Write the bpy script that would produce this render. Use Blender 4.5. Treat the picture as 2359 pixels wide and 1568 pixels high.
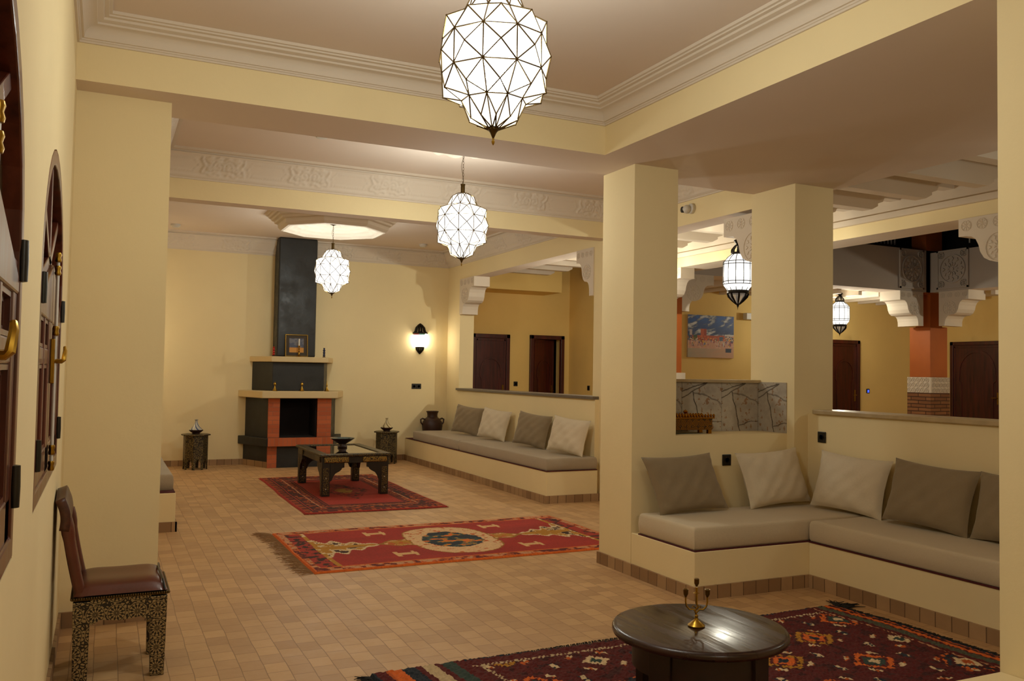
import bpy, math, random
import numpy as np
from mathutils import Vector, Matrix
PI=math.pi
S=bpy.context.scene
for o in list(bpy.data.objects): bpy.data.objects.remove(o)
COL=S.collection
# ------------------------------------------------------------------ camera
YAW,PITCH,ROLL=[math.radians(a) for a in (25.33,2.138,.949)]
cd=bpy.data.cameras.new('camera'); cam=bpy.data.objects.new('camera',cd); COL.objects.link(cam)
f=Vector((math.sin(YAW)*math.cos(PITCH),math.cos(YAW)*math.cos(PITCH),math.sin(PITCH)))
r=Vector((math.cos(YAW),-math.sin(YAW),0)); u=r.cross(f)
r2=r*math.cos(ROLL)+u*math.sin(ROLL); u2=-r*math.sin(ROLL)+u*math.cos(ROLL)
M=Matrix((( r2.x,u2.x,-f.x,0),(r2.y,u2.y,-f.y,0),(r2.z,u2.z,-f.z,1.42),(0,0,0,1)))
cam.matrix_world=M
cd.sensor_width=36; cd.sensor_fit='HORIZONTAL'; cd.lens=1984.2*36/2359; cd.clip_start=.05; cd.clip_end=100
S.camera=cam
# ------------------------------------------------------------------ world, exposure
w=bpy.data.worlds.new('night'); S.world=w; w.use_nodes=True
bg=w.node_tree.nodes['Background']; bg.inputs[0].default_value=(.10,.13,.24,1); bg.inputs[1].default_value=.06
S.view_settings.view_transform='Standard'; S.view_settings.look='None'; S.view_settings.gamma=1
S.view_settings.exposure=0.0
S.cycles.max_bounces=10; S.cycles.diffuse_bounces=7; S.cycles.glossy_bounces=4; S.cycles.transmission_bounces=6
S.cycles.sample_clamp_indirect=6; S.cycles.use_light_tree=True; S.cycles.caustics_reflective=False; S.cycles.caustics_refractive=False
LAMP=(.98,1.0,.90); LANT=(1.0,.95,.76); P_PEND=138.0; P_LANT=120.0
# ------------------------------------------------------------------ helpers
def lin(c):
    if isinstance(c,str):
        c=c.lstrip('#'); c=[int(c[i:i+2],16)/255 for i in (0,2,4)]
    return tuple(((x/12.92) if x<=.04045 else ((x+.055)/1.055)**2.4) for x in c)
def lin4(c): return (*lin(c),1)
class NT:
    def __init__(s,name):
        s.m=bpy.data.materials.new(name); s.m.use_nodes=True; s.t=s.m.node_tree; s.n=s.t.nodes; s.b=s.n['Principled BSDF']
    def node(s,ty,**k):
        n=s.n.new(ty)
        for a,v in k.items(): setattr(n,a,v)
        return n
    def l(s,a,b): s.t.links.new(a,b)
    def math(s,op,a,b=None,c=None):
        n=s.node('ShaderNodeMath',operation=op)
        for i,x in enumerate((a,b,c)):
            if x is None: continue
            if isinstance(x,(int,float)): n.inputs[i].default_value=x
            else: s.l(x,n.inputs[i])
        return n.outputs[0]
    def coord(s,kind='Object'): return s.node('ShaderNodeTexCoord').outputs[kind]
    def pos(s): return s.node('ShaderNodeNewGeometry').outputs['Position']
    def noise(s,vec,scale,detail=3,rough=.5):
        n=s.node('ShaderNodeTexNoise'); n.inputs['Scale'].default_value=scale; n.inputs['Detail'].default_value=detail; n.inputs['Roughness'].default_value=rough
        s.l(vec,n.inputs['Vector']); return n.outputs[0]
    def mix(s,fac,a,b,bt='MIX'):
        n=s.node('ShaderNodeMix',data_type='RGBA',blend_type=bt)
        for i,x in ((0,fac),(6,a),(7,b)):
            if isinstance(x,(int,float)): n.inputs[i].default_value=x
            elif isinstance(x,tuple): n.inputs[i].default_value=x if len(x)==4 else (*x,1)
            else: s.l(x,n.inputs[i])
        return n.outputs[2]
    def ramp(s,fac,stops):
        n=s.node('ShaderNodeValToRGB'); e=n.color_ramp.elements
        while len(e)<len(stops): e.new(.5)
        for i,(p,c) in enumerate(stops): e[i].position=p; e[i].color=c if len(c)==4 else (*c,1)
        s.l(fac,n.inputs[0]); return n.outputs[0]
    def bump(s,h,st=.3,d=.01):
        n=s.node('ShaderNodeBump'); n.inputs['Strength'].default_value=st; n.inputs['Distance'].default_value=d
        s.l(h,n.inputs['Height']); s.l(n.outputs[0],s.b.inputs['Normal'])
    def set(s,**k):
        for a,v in k.items():
            i=s.b.inputs[{'rough':'Roughness','metal':'Metallic','spec':'Specular IOR Level','ior':'IOR','coat':'Coat Weight','croug':'Coat Roughness','sheen':'Sheen Weight','trans':'Transmission Weight'}[a]]
            if isinstance(v,(int,float)): i.default_value=v
            else: s.l(v,i)
        return s
    def color(s,c):
        if isinstance(c,tuple): s.b.inputs['Base Color'].default_value=c if len(c)==4 else (*c,1)
        else: s.l(c,s.b.inputs['Base Color'])
        return s
def paint(name,hexc,var=.08,rough=.75,bump=.12,scale=3.,big=.9):
    t=NT(name); p=t.pos(); c=lin4(hexc)
    n=t.noise(p,big,4,.6); n2=t.noise(p,scale*8,4,.6)
    lo=tuple(x*(1-var*2) for x in c[:3])+(1,)
    t.color(t.mix(t.ramp(n,[(.3,(0,0,0)),(.7,(1,1,1))]),lo,c)).set(rough=rough,spec=.3); t.bump(n2,bump,.004); return t.m
def plain(name,hexc,rough=.5,metal=0,var=.1,scale=20,bump=0,**k):
    t=NT(name); p=t.coord(); c=lin4(hexc); n=t.noise(p,scale,3)
    lo=tuple(x*(1-var*2) for x in c[:3])+(1,)
    t.color(t.mix(n,lo,c)).set(rough=rough,metal=metal,**k)
    if bump: t.bump(n,bump,.002)
    return t.m
def attr_mat(name,rough=.95,bump=.5,bscale=400,**k):
    t=NT(name); a=t.node('ShaderNodeAttribute',attribute_name='col'); n=t.noise(t.coord(),bscale,2)
    t.color(t.mix(t.math('MULTIPLY',n,.2),a.outputs['Color'],(0,0,0,1))).set(rough=rough,**k)
    if bump: t.bump(n,bump,.003)
    return t.m
def fabric(name,hexc):
    t=NT(name); p=t.coord(); c=lin4(hexc)
    n=t.noise(p,2.5,3); m=t.node('ShaderNodeMapping'); m.inputs['Scale'].default_value=(500,60,500); t.l(p,m.inputs[0]); n2=t.noise(m.outputs[0],1,3)
    m2=t.node('ShaderNodeMapping'); m2.inputs['Scale'].default_value=(60,500,60); t.l(p,m2.inputs[0]); n3=t.noise(m2.outputs[0],1,3)
    s=t.math('ADD',n2,n3)
    lo=tuple(x*.72 for x in c[:3])+(1,)
    t.color(t.mix(t.math('MULTIPLY_ADD',s,.4,t.math('MULTIPLY',n,.5)),lo,c)).set(rough=.95,spec=.15,sheen=.2); t.bump(s,.35,.002); return t.m
def emis(name,col,st,base='#f4efe4'):
    t=NT(name); t.color(lin4(base)).set(rough=.3); t.b.inputs['Emission Color'].default_value=(*col,1); t.b.inputs['Emission Strength'].default_value=st; return t.m
def milk(name,col,st,tr):
    t=NT(name); t.n.remove(t.b); e=t.node('ShaderNodeEmission'); e.inputs[0].default_value=(*col,1); e.inputs[1].default_value=st
    p=t.node('ShaderNodeBsdfTransparent')
    m=t.node('ShaderNodeMixShader'); m.inputs[0].default_value=tr; t.l(e.outputs[0],m.inputs[1]); t.l(p.outputs[0],m.inputs[2]); t.l(m.outputs[0],t.n['Material Output'].inputs[0]); return t.m
def bulb(parent,power,col,rad=.05,z=0):
    l=bpy.data.lights.new('bulb','POINT'); l.energy=power; l.color=col; l.shadow_soft_size=rad; o=bpy.data.objects.new('bulb',l); COL.objects.link(o); o.parent=parent; o.location=(0,0,z); return o
def wood(name,dark,light,rough=.35,axis='Z',coat=0,sc=1.):
    t=NT(name); p=t.coord(); m=t.node('ShaderNodeMapping'); s={'X':(1.5,18,18),'Y':(18,1.5,18),'Z':(18,18,1.5)}[axis]; m.inputs['Scale'].default_value=tuple(x*sc for x in s); t.l(p,m.inputs[0])
    n=t.noise(m.outputs[0],1,5,.6)
    t.color(t.ramp(n,[(.3,lin4(dark)),(.7,lin4(light))])).set(rough=t.math('MULTIPLY_ADD',n,.25,rough-.12),coat=coat); t.bump(n,.15,.002); return t.m
def rosette_mask(t,su,period,petals=12,fine=True):
    """tiling rosette pattern over u=x+y, v=z"""
    p=t.coord(); sx=t.node('ShaderNodeSeparateXYZ'); t.l(p,sx.inputs[0])
    uu=t.math('MULTIPLY',t.math('ADD',sx.outputs[0],sx.outputs[1]),su); vv=t.math('MULTIPLY',sx.outputs[2],su)
    fu=t.math('SUBTRACT',t.math('FRACT',uu),.5); fv=t.math('SUBTRACT',t.math('FRACT',vv),.5)
    rr=t.math('SQRT',t.math('ADD',t.math('MULTIPLY',fu,fu),t.math('MULTIPLY',fv,fv)))
    th=t.math('ARCTAN2',fv,fu)
    pet=t.math('COSINE',t.math('MULTIPLY',th,petals))
    wv=t.math('GREATER_THAN',t.math('ADD',pet,t.math('MULTIPLY',t.math('COSINE',t.math('MULTIPLY',rr,34)),.75)),.05)
    inr=t.math('MULTIPLY',t.math('GREATER_THAN',rr,.06),t.math('LESS_THAN',rr,.40))
    ring=t.math('MULTIPLY',t.math('GREATER_THAN',rr,.43),t.math('LESS_THAN',rr,.465))
    v=t.node('ShaderNodeTexVoronoi',feature='DISTANCE_TO_EDGE'); v.inputs['Scale'].default_value=su*5.5; t.l(p,v.inputs['Vector'])
    outer=t.math('MULTIPLY',t.math('GREATER_THAN',v.outputs['Distance'],.16),t.math('GREATER_THAN',rr,.47))
    dot=t.math('LESS_THAN',rr,.035)
    m=t.math('MAXIMUM',t.math('MAXIMUM',t.math('MULTIPLY',wv,inr),ring),t.math('MAXIMUM',outer,dot))
    return m
def inlay(name,su,metalc='#a9976c',darkc='#17120c',rough=.38,k=1.0):
    t=NT(name); m=t.math('MULTIPLY',rosette_mask(t,su,1),k); n=t.noise(t.coord(),60,3)
    m2=t.math('MULTIPLY',m,t.math('MULTIPLY_ADD',n,.5,.6))
    t.color(t.mix(m2,lin4(darkc),lin4(metalc))).set(rough=rough,metal=t.math('MULTIPLY',m,.75)); t.bump(m,.5,.002); return t.m
def inlay_fine(name,sc,metalc='#8f7a45',darkc='#100d09',thr=.5,amt=1.):
    t=NT(name); p=t.coord(); v=t.node('ShaderNodeTexVoronoi',feature='DISTANCE_TO_EDGE'); v.inputs['Scale'].default_value=sc; t.l(p,v.inputs['Vector'])
    w_=t.noise(p,sc*1.6,3)
    m=t.math('MULTIPLY',t.math('GREATER_THAN',t.math('ADD',v.outputs['Distance'],t.math('MULTIPLY',w_,.35)),thr*.6),amt)
    t.color(t.mix(m,lin4(darkc),lin4(metalc))).set(rough=.4,metal=t.math('MULTIPLY',m,.7)); t.bump(m,.4,.002); return t.m
# ------------------------------------------------------------------ materials
M_=dict(
 wall=paint('cream_wall_paint','#ead9ac',.03,.8,.25),
 wallg=paint('gallery_wall_paint','#e8c97f',.04,.8,.25),
 white=paint('white_ceiling_paint','#dccdbf',.02,.85,.1),
 plaster=paint('white_plaster','#d8ccbc',.03,.7,.15),
 shadegrey=paint('upper_wall_shade_grey','#b9afa6',.04,.85,.1),  # off-white wall greyed, its unlit look put into the colour
 fabl=fabric('light_linen','#dccfb6'), fabd=fabric('taupe_linen','#94846a'), fabm=fabric('mattress_linen','#cfc0a4'), fabm2=fabric('mattress_linen_far','#aea08a'),
 redcloth=plain('red_underlay','#5a1418',.9,var=.3),
 brass=plain('brass','#b08a35',.3,1,.15,40), antique=plain('antique_brass','#6b5836',.38,1,.2,60), gold=plain('gold_metal','#a8741c',.28,1,.1,30),
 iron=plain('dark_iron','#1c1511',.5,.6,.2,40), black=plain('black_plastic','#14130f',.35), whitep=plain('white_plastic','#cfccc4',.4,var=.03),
 tadelakt=None, leather=None,
 terracotta=paint('terracotta_plaster','#b5622c',.12,.6,.15), 
 darkwood=wood('dark_table_wood','#140707','#27100d',.45,'X',coat=.05), doorwood=wood('red_brown_door_wood','#2a0a05','#561a0d',.42,'Z',coat=.06),
 winwood=wood('window_wood','#3a160c','#6d3220',.35,'Z',coat=.3),
 glow=milk('milk_glass_lit',(1,.99,.94),2.1,.4), glowg=milk('lantern_glass_lit',(1,.97,.9),1.9,.35), glows=emis('sconce_glass_lit',(1,.86,.62),26),
 capstone=plain('cap_marble','#c4ae86',.3,var=.2,scale=9), capgrey=plain('grey_granite','#8c8073',.35,var=.5,scale=160),
 blackint=plain('sooty_firebox','#20120d',.9,var=.3,scale=6), candle=plain('candle_wax','#d8d2c4',.5,var=.02),
 red=plain('red_lacquer','#a81c10',.3), blue=plain('blue_lacquer','#16234a',.3), clay=plain('brown_clay','#3a1a10',.5,var=.25,bump=.3),
 concrete=paint('mantel_plaster','#d3bd90',.06,.7,.2), green=plain('green_glass','#1f8a60',.2), mirrorglass=None)
t=NT('black_polished_plaster'); p=t.pos(); n=t.noise(p,5,6,.65); n2=t.noise(p,1.6,4,.6)
t.color(t.ramp(n,[(.3,lin4('#141413')),(.75,lin4('#2b2a28'))])).set(rough=t.ramp(n,[(.35,(.36,.36,.36)),(.65,(.62,.62,.62))]),spec=.45); t.bump(n,.35,.01); M_['tadelakt']=t.m
t=NT('brown_leather'); n=t.noise(t.coord(),90,3); n2=t.noise(t.coord(),6,3)
t.color(t.mix(n2,lin4('#3f1a0e'),lin4('#6d3420'))).set(rough=.35,spec=.5,coat=.15); t.bump(n,.2,.002); M_['leather']=t.m
t=NT('dark_table_glass'); t.color(lin4('#0c0b0a')).set(rough=.03,spec=.9,coat=1,croug=.02); M_['tglass']=t.m
t=NT('night_window_glass'); t.color(t.mix(t.noise(t.pos(),2),lin4('#2b2c22'),lin4('#55543f'))).set(rough=.12,spec=.7); M_['wglass']=t.m
M_['cglass']=milk('clear_lantern_glass',(1,.8,.6),.25,.6)
def brickmat(name,c1,c2,mort,bw,rh,ms,offset=.5,axes='xy',rough=.6,dirt=.35,third=None,bump=.4):
    t=NT(name); p=t.pos(); sx=t.node('ShaderNodeSeparateXYZ'); t.l(p,sx.inputs[0]); cx=t.node('ShaderNodeCombineXYZ')
    X,Y,Z=sx.outputs
    if axes=='floor': a,b=Y,X
    elif axes=='vert': a,b=t.math('ADD',X,Y),Z
    elif axes=='stand': a,b=t.math('ADD',t.math('ADD',X,Y),.037),t.math('MULTIPLY_ADD',Z,.01,.15)
    w_=t.noise(p,2.2,2); w2=t.math('MULTIPLY_ADD',w_,.02,-.01)
    t.l(t.math('ADD',a,w2),cx.inputs[0]); t.l(t.math('ADD',b,w2),cx.inputs[1])
    br=t.node('ShaderNodeTexBrick',offset=offset,squash=1); t.l(cx.outputs[0],br.inputs['Vector'])
    br.inputs['Color1'].default_value=lin4(c1); br.inputs['Color2'].default_value=lin4(c2); br.inputs['Mortar'].default_value=lin4(mort)
    br.inputs['Scale'].default_value=1; br.inputs['Mortar Size'].default_value=ms; br.inputs['Mortar Smooth'].default_value=.3; br.inputs['Bias'].default_value=-.1
    br.inputs['Brick Width'].default_value=bw; br.inputs['Row Height'].default_value=rh
    n=t.noise(p,7,5,.7); n3=t.noise(p,1.1,3,.6)
    c=t.mix(t.math('MULTIPLY',n,dirt),br.outputs['Color'],lin4(third or mort))
    c=t.mix(t.math('MULTIPLY',t.ramp(n3,[(.35,(0,0,0)),(.7,(1,1,1))]),.22),c,lin4(third or mort))
    t.color(c).set(rough=t.math('MULTIPLY_ADD',n,.3,rough-.15),spec=.35)
    h=t.math('ADD',t.math('MULTIPLY',br.outputs['Fac'],-1),t.math('MULTIPLY',t.noise(p,30,3),.5)); t.bump(h,bump,.004); return t.m
M_['floor']=brickmat('terracotta_floor_tile','#cfa878','#b18c64','#92724f',.13,.105,.0025,.5,'floor',.5,.35,'#a2805a')
M_['skirt']=brickmat('stained_skirting_tile','#bd9c74','#8c6c4c','#5c4634',.105,.3,.004,0,'stand',.6,.5,'#7c5f44')
M_['redbrick']=brickmat('red_brick','#b9623c','#9d4d2e','#8a5c46',.22,.062,.004,.5,'vert',.8,.2,'#b2603c')
M_['hearthbrick']=brickmat('hearth_brick','#b9623c','#a3502c','#946850',.062,.3,.004,.0,'stand',.8,.25,'#b2603c')
M_['colbrick']=brickmat('brown_brick','#9b6a43','#7d4f30','#3c2418',.3,.062,.009,.5,'vert',.7,.3,'#5f3c26')
# ------------------------------------------------------------------ mesh builder
class G:
    def __init__(s): s.v=[]; s.f=[]; s.m=[]; s.c=[]
    def add(s,vs,fs,m=0,col=None):
        b=len(s.v); s.v+= [tuple(x) for x in vs]; s.f+=[tuple(b+i for i in q) for q in fs]; s.m+=[m]*len(fs)
        if col is not None: s.c+= list(col)
        return s
    def box(s,x0,x1,y0,y1,z0,z1,m=0,mb=None,mt=None):
        vs=[(x,y,z) for z in (z0,z1) for y in (y0,y1) for x in (x0,x1)]
        s.add(vs,[(0,2,3,1),(4,5,7,6),(0,1,5,4),(2,6,7,3),(0,4,6,2),(1,3,7,5)],m)
        if mb is not None: s.m[-6]=mb
        if mt is not None: s.m[-5]=mt
        return s
    def prism(s,pts,fn,a0,a1,m=0):
        """extrude 2d polygon: fn(u,v,w)->xyz for w in a0..a1"""
        n=len(pts); vs=[fn(u,v,a0) for u,v in pts]+[fn(u,v,a1) for u,v in pts]
        fs=[tuple(range(n))[::-1],tuple(range(n,2*n))]+[(i,(i+1)%n,n+(i+1)%n,n+i) for i in range(n)]
        return s.add(vs,fs,m)
    def lathe(s,prof,c=(0,0,0),n=24,m=0,a0=0,a1=2*PI,cap=True,fn=None):
        full=abs(a1-a0-2*PI)<1e-6; k=n if full else n+1; vs=[];fs=[]
        for (rr,z) in prof:
            for i in range(k):
                a=a0+(a1-a0)*i/n; q=1 if fn is None else fn(a,z)
                vs.append((c[0]+rr*q*math.cos(a),c[1]+rr*q*math.sin(a),c[2]+z))
        for j in range(len(prof)-1):
            for i in range(n):
                i2=(i+1)%k; fs.append((j*k+i,j*k+i2,(j+1)*k+i2,(j+1)*k+i))
        if cap:
            if prof[0][0]>1e-5: fs.append(tuple(range(k))[::-1])
            if prof[-1][0]>1e-5: fs.append(tuple((len(prof)-1)*k+i for i in range(k)))
        return s.add(vs,fs,m)
    def tube(s,pts,rad,n=8,m=0,closed=False):
        pts=[Vector(p) for p in pts]; N=len(pts); vs=[];fs=[]
        rad=rad if isinstance(rad,(list,tuple)) else [rad]*N
        up=None
        for i in range(N):
            a=pts[(i-1)%N] if (i or closed) else pts[0]; b=pts[(i+1)%N] if (i<N-1 or closed) else pts[-1]
            t=(b-a).normalized()
            if up is None: up=t.orthogonal().normalized()
            else:
                up=(up-t*up.dot(t)); up=up.normalized() if up.length>1e-6 else t.orthogonal().normalized()
            w_=t.cross(up)
            for k in range(n):
                an=2*PI*k/n; vs.append(pts[i]+(up*math.cos(an)+w_*math.sin(an))*rad[i])
        for i in range(N if closed else N-1):
            j=(i+1)%N
            for k in range(n): fs.append((i*n+k,i*n+(k+1)%n,j*n+(k+1)%n,j*n+k))
        if not closed: fs+= [tuple(range(n))[::-1],tuple((N-1)*n+k for k in range(n))]
        return s.add(vs,fs,m)
    def ball(s,c,r,m=0,n=10,sx=1,sy=1,sz=1):
        prof=[(max(r*math.sin(PI*j/(n//2+1)),1e-6),-r*math.cos(PI*j/(n//2+1))) for j in range(n//2+2)]
        b=len(s.v); s.lathe(prof,(0,0,0),n,m,cap=False)
        for i in range(b,len(s.v)): x,y,z=s.v[i]; s.v[i]=(c[0]+x*sx,c[1]+y*sy,c[2]+z*sz)
        return s
    def grid(s,nu,nv,fn,m=0,colfn=None):
        vs=[fn(i/nu,j/nv) for j in range(nv+1) for i in range(nu+1)]
        fs=[(j*(nu+1)+i,j*(nu+1)+i+1,(j+1)*(nu+1)+i+1,(j+1)*(nu+1)+i) for j in range(nv) for i in range(nu)]
        col=[colfn((i+.5)/nu,(j+.5)/nv) for j in range(nv) for i in range(nu)] if colfn else None
        return s.add(vs,fs,m,col)
    def xf(s,fn): s.v=[tuple(fn(Vector(p))) for p in s.v]; return s
    def build(s,name,mats,parent=None,smooth=False,bevel=0,ang=40,seg=2):
        me=bpy.data.meshes.new(name); me.from_pydata(s.v,[],s.f); 
        for mm in (mats if isinstance(mats,(list,tuple)) else [mats]): me.materials.append(M_[mm] if isinstance(mm,str) else mm)
        if any(s.m): me.polygons.foreach_set('material_index',s.m)
        if s.c:
            a=me.attributes.new('col','FLOAT_COLOR','FACE'); arr=np.ones((len(s.f),4),dtype=np.float32); cc=np.array(s.c,dtype=np.float32); arr[:len(cc),:3]=cc; a.data.foreach_set('color',arr.ravel())
        if smooth:
            me.polygons.foreach_set('use_smooth',[True]*len(s.f)); me.set_sharp_from_angle(angle=math.radians(ang))
        me.validate(); me.update()
        o=bpy.data.objects.new(name,me); COL.objects.link(o)
        if parent: o.parent=parent
        if bevel:
            b=o.modifiers.new('bevel','BEVEL'); b.width=bevel; b.segments=seg; b.limit_method='ANGLE'; b.angle_limit=math.radians(35)
        return o
def tag(o,label,cat,group=None,kind=None):
    o['label']=label; o['category']=cat
    if group: o['group']=group
    if kind: o['kind']=kind
    return o
def thing(name,label,cat,loc=(0,0,0),rz=0,group=None):
    o=bpy.data.objects.new(name,None); COL.objects.link(o); o.empty_display_size=.1; o.location=loc; o.rotation_euler=(0,0,rz)
    return tag(o,label,cat,group)
def struct(g,name,mats,label,cat,parent=None,**k):
    o=g.build(name,mats,parent,**k)
    if parent is None: tag(o,label,cat); o['kind']='structure'
    return o
def copy_tree(o,loc,rz=0,label=None,parent=None):
    c=o.copy(); COL.objects.link(c)
    if parent is not None: c.parent=parent
    else:
        c.location=loc; c.rotation_euler=(0,0,rz)
        if label: c['label']=label
    for ch in list(o.children): copy_tree(ch,None,0,None,c)
    return c
# ================================================================== STRUCTURE
ZB=2.94  # soffit height
def B(*a,**k): return G().box(*a,**k)
struct(B(-.5,15.5,-2.2,14.3,-.1,0),'floor','floor','pale terracotta tile floor running through all rooms','floor')
struct(B(-.4,-.18,-2.2,13.5,0,3.7),'wall_left','wall','cream painted wall on the left with the arched windows','wall')
struct(B(-.4,5.10,13.25,13.45,0,3.7),'wall_far','wall','cream far wall behind the black fireplace','wall')
struct(B(-.4,8.0,-2.2,-2.0,0,3.7),'wall_back','wall','cream wall closing the room behind the viewer','wall')
# ceilings
g=G(); g.box(-.4,3.3,-2.2,5.3,3.28,3.5); struct(g,'ceiling','white','flat off-white ceiling above the nearest chandelier','ceiling')
g=G(); g.box(-.4,5.2,5.4,8.35,3.37,3.5); struct(g,'ceiling','white','off-white ceiling of the middle bay with carved rosette','ceiling')
g=G(); g.box(-.4,5.2,8.35,13.3,3.37,3.5); struct(g,'ceiling','white','pale ceiling of the far bay around the octagonal dome','ceiling')
WM=['wall','white']
struct(B(-.18,3.10,5.09,5.60,ZB,3.5,mb=1),'ceiling_beam',WM,'deep cream ceiling beam crossing the room beyond the nearest chandelier','beam')
struct(B(3.10,5.30,-2.0,5.60,ZB,3.5,mb=1),'soffit_beam',WM,'wide dropped soffit over the corner sofa on the right','beam')
struct(B(-.18,5.10,8.25,8.44,ZB,3.5,mb=1),'ceiling_beam',WM,'thin cream ceiling beam between middle bay and fireplace bay','beam')
struct(B(5.10,5.36,5.60,13.45,2.89,3.5,mb=1),'ceiling_beam',WM,'long cream beam above the openings to the gallery','beam')
struct(B(-.18,.31,5.60,13.25,ZB,3.5,mb=1),'ceiling_beam',WM,'cream beam along the left side of the far bays','beam')
# piers / columns
struct(B(-.18,.31,5.29,5.78,0,ZB),'wall_pier','wall','broad cream pier standing out from the left wall','pier')
struct(B(3.42,3.80,5.20,5.63,0,ZB),'column','wall','square cream column at the end of the corner sofa','column')
struct(B(4.86,5.26,5.12,5.62,0,ZB),'column','wall','square cream column right of the marble counter','column')
struct(B(5.10,5.36,8.10,8.58,0,2.89),'column','wall','cream column at the near end of the far sofa niche','column')
struct(B(5.10,5.34,12.72,13.25,0,2.89),'column','wall','cream column in the far corner beside the wall lamp','column')
struct(B(3.17,3.60,1.50,2.235,0,ZB),'column','wall','cream column at the right edge of the picture','column')
# low walls
struct(B(3.80,4.86,5.20,5.52,0,.98),'wall_low','wall','low cream wall below the marble counter recess','wall')
struct(B(5.0,5.2,-2.0,5.12,0,1.14),'wall_half','wall','cream half wall behind the near corner sofa','wall')
struct(B(4.97,5.23,-2.0,5.045,1.14,1.172),'trim_1','capstone','polished stone capping on the near half wall','trim',bevel=.005)
struct(B(5.05,5.25,8.44,12.68,0,1.13),'wall_half','wall','cream half wall behind the far sofa','wall')
struct(B(5.02,5.28,8.44,12.66,1.13,1.165),'trim_2','capgrey','grey stone capping on the far half wall','trim',bevel=.005)
# bench at right edge
tag(B(2.7,3.168,1.3,2.23,0,.30).build('masonry_bench','wall',bevel=.006),'low cream masonry bench end at the right column foot, bottom edge of picture','bench')
# closing wall right of soffit room
struct(B(5.2,5.4,-2.2,1.2,0,3.5),'wall_right','wall','cream wall closing the near room on the right','wall')
# baseboards
HB=.085
def base(name,segs,label):
    g=G()
    for a in segs: g.box(*a,-.0,HB)
    return struct(g,name,'skirt',label,'baseboard')
base('baseboard_left',[(-.18,-.165,-2,5.29),(-.165,.31,5.275,5.29),(.31,.325,5.275,5.79)],'stained tile skirting along left wall and pier')
base('baseboard_sofa',[(3.405,3.42,4.455,5.64),(3.42,4.38,4.455,4.47),(4.365,4.38,1.0,4.455)],'tile skirting along the corner sofa base and column')
base('baseboard_far_sofa',[(4.385,4.40,8.345,13.235),(4.40,5.10,8.345,8.36),(5.085,5.10,8.09,8.36)],'tile skirting along the far sofa base')
base('baseboard_far',[(-.18,1.93,13.235,13.25),(3.28,4.4,13.235,13.25)],'tile skirting at the foot of the far wall')
# cornice bay 1 : plain stepped profile (d from wall, z)
def ring(rect,prof,g,m=0):
    x0,x1,y0,y1=rect; vs=[];fs=[]
    for d,z in prof: vs+=[(x0+d,y0+d,z),(x1-d,y0+d,z),(x1-d,y1-d,z),(x0+d,y1-d,z)]
    for j in range(len(prof)-1):
        for i in range(4): fs.append((j*4+i,j*4+(i+1)%4,(j+1)*4+(i+1)%4,(j+1)*4+i))
    return g.add(vs,fs,m)
def arc(c,r,a0,a1,n): return [(c[0]+r*math.cos(a0+(a1-a0)*i/n),c[1]+r*math.sin(a0+(a1-a0)*i/n)) for i in range(n+1)]
prof=[(0,3.140),(.012,3.140),(.014,3.150),(.020,3.152),(.022,3.160),(.034,3.160),(.036,3.172)]
prof+=[(.036+.055*(1-math.cos(t_*PI/2/8)),3.172+.048*math.sin(t_*PI/2/8)) for t_ in range(1,9)]
prof+=[(.097,3.222),(.098,3.232),(.106,3.234),(.125,3.240),(.128,3.252),(.150,3.254),(.152,3.262),(.166,3.264),(.168,3.281)]
struct(ring((-.18,3.10,-2.0,5.09),prof,G()),'trim_3','plaster','stepped plaster cornice around the nearest ceiling','cornice',smooth=True,ang=25)
# carved cornice
PER=.78
def spiral(cx,cy,r0,r1,a0,turns,n=40,s=1):
    return [(cx+(r0+(r1-r0)*i/n)*math.cos(a0+s*turns*2*PI*i/n),cy+(r0+(r1-r0)*i/n)*math.sin(a0+s*turns*2*PI*i/n)) for i in range(n+1)]
curves=[]
for s in (1,-1):
    cx=.585
    def mx(pts): return [(cx+(x-cx)*s,y) for x,y in pts]
    curves.append(mx(spiral(cx+.045,.10,.004,.05,0,1.6)))
    curves.append(mx(spiral(cx+.115,.075,.003,.032,1,1.4)))
    curves.append(mx(spiral(cx+.115,.14,.003,.026,2,1.3,s=-1)))
    curves.append(mx([(cx+.03+.02*i,.03+.012*math.sin(i*1.3)) for i in range(8)]))
    curves.append(mx([(cx+.02+.02*i,.165+.01*math.sin(i*1.7)) for i in range(8)]))
    curves.append(mx([(cx+.15,.10),(cx+.17,.12),(cx+.185,.15),(cx+.18,.17)]))
    curves.append(mx([(cx+.15,.10),(cx+.17,.08),(cx+.185,.05),(cx+.18,.03)]))
bead=[]
rr_=[(.03,.045),(.06,.045),(.33,.045),(.355,.075),(.37,.10),(.355,.125),(.33,.155),(.06,.155),(.035,.125),(.02,.10),(.035,.075)]
for i in range(len(rr_)):
    a=rr_[i]; b=rr_[(i+1)%len(rr_)]; L=math.hypot(b[0]-a[0],b[1]-a[1]); n=max(1,int(L/.018))
    bead+=[(a[0]+(b[0]-a[0])*k/n,a[1]+(b[1]-a[1])*k/n) for k in range(n)]
NX,NY=78,20
gx,gy=np.meshgrid((np.arange(NX)+.0)/NX*PER,np.arange(NY+1)/NY*.2)
def dist(pts):
    P=[]
    for a,b in zip(pts[:-1],pts[1:]):
        for k in range(3): P.append((a[0]+(b[0]-a[0])*k/3,a[1]+(b[1]-a[1])*k/3))
    P=np.array(P); return np.min(np.hypot(gx[...,None]-P[:,0],gy[...,None]-P[:,1]),-1)
HT=np.zeros_like(gx)
for c_ in curves: HT=np.maximum(HT,np.clip(1-dist(c_)/.013,0,1)**.6)
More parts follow.
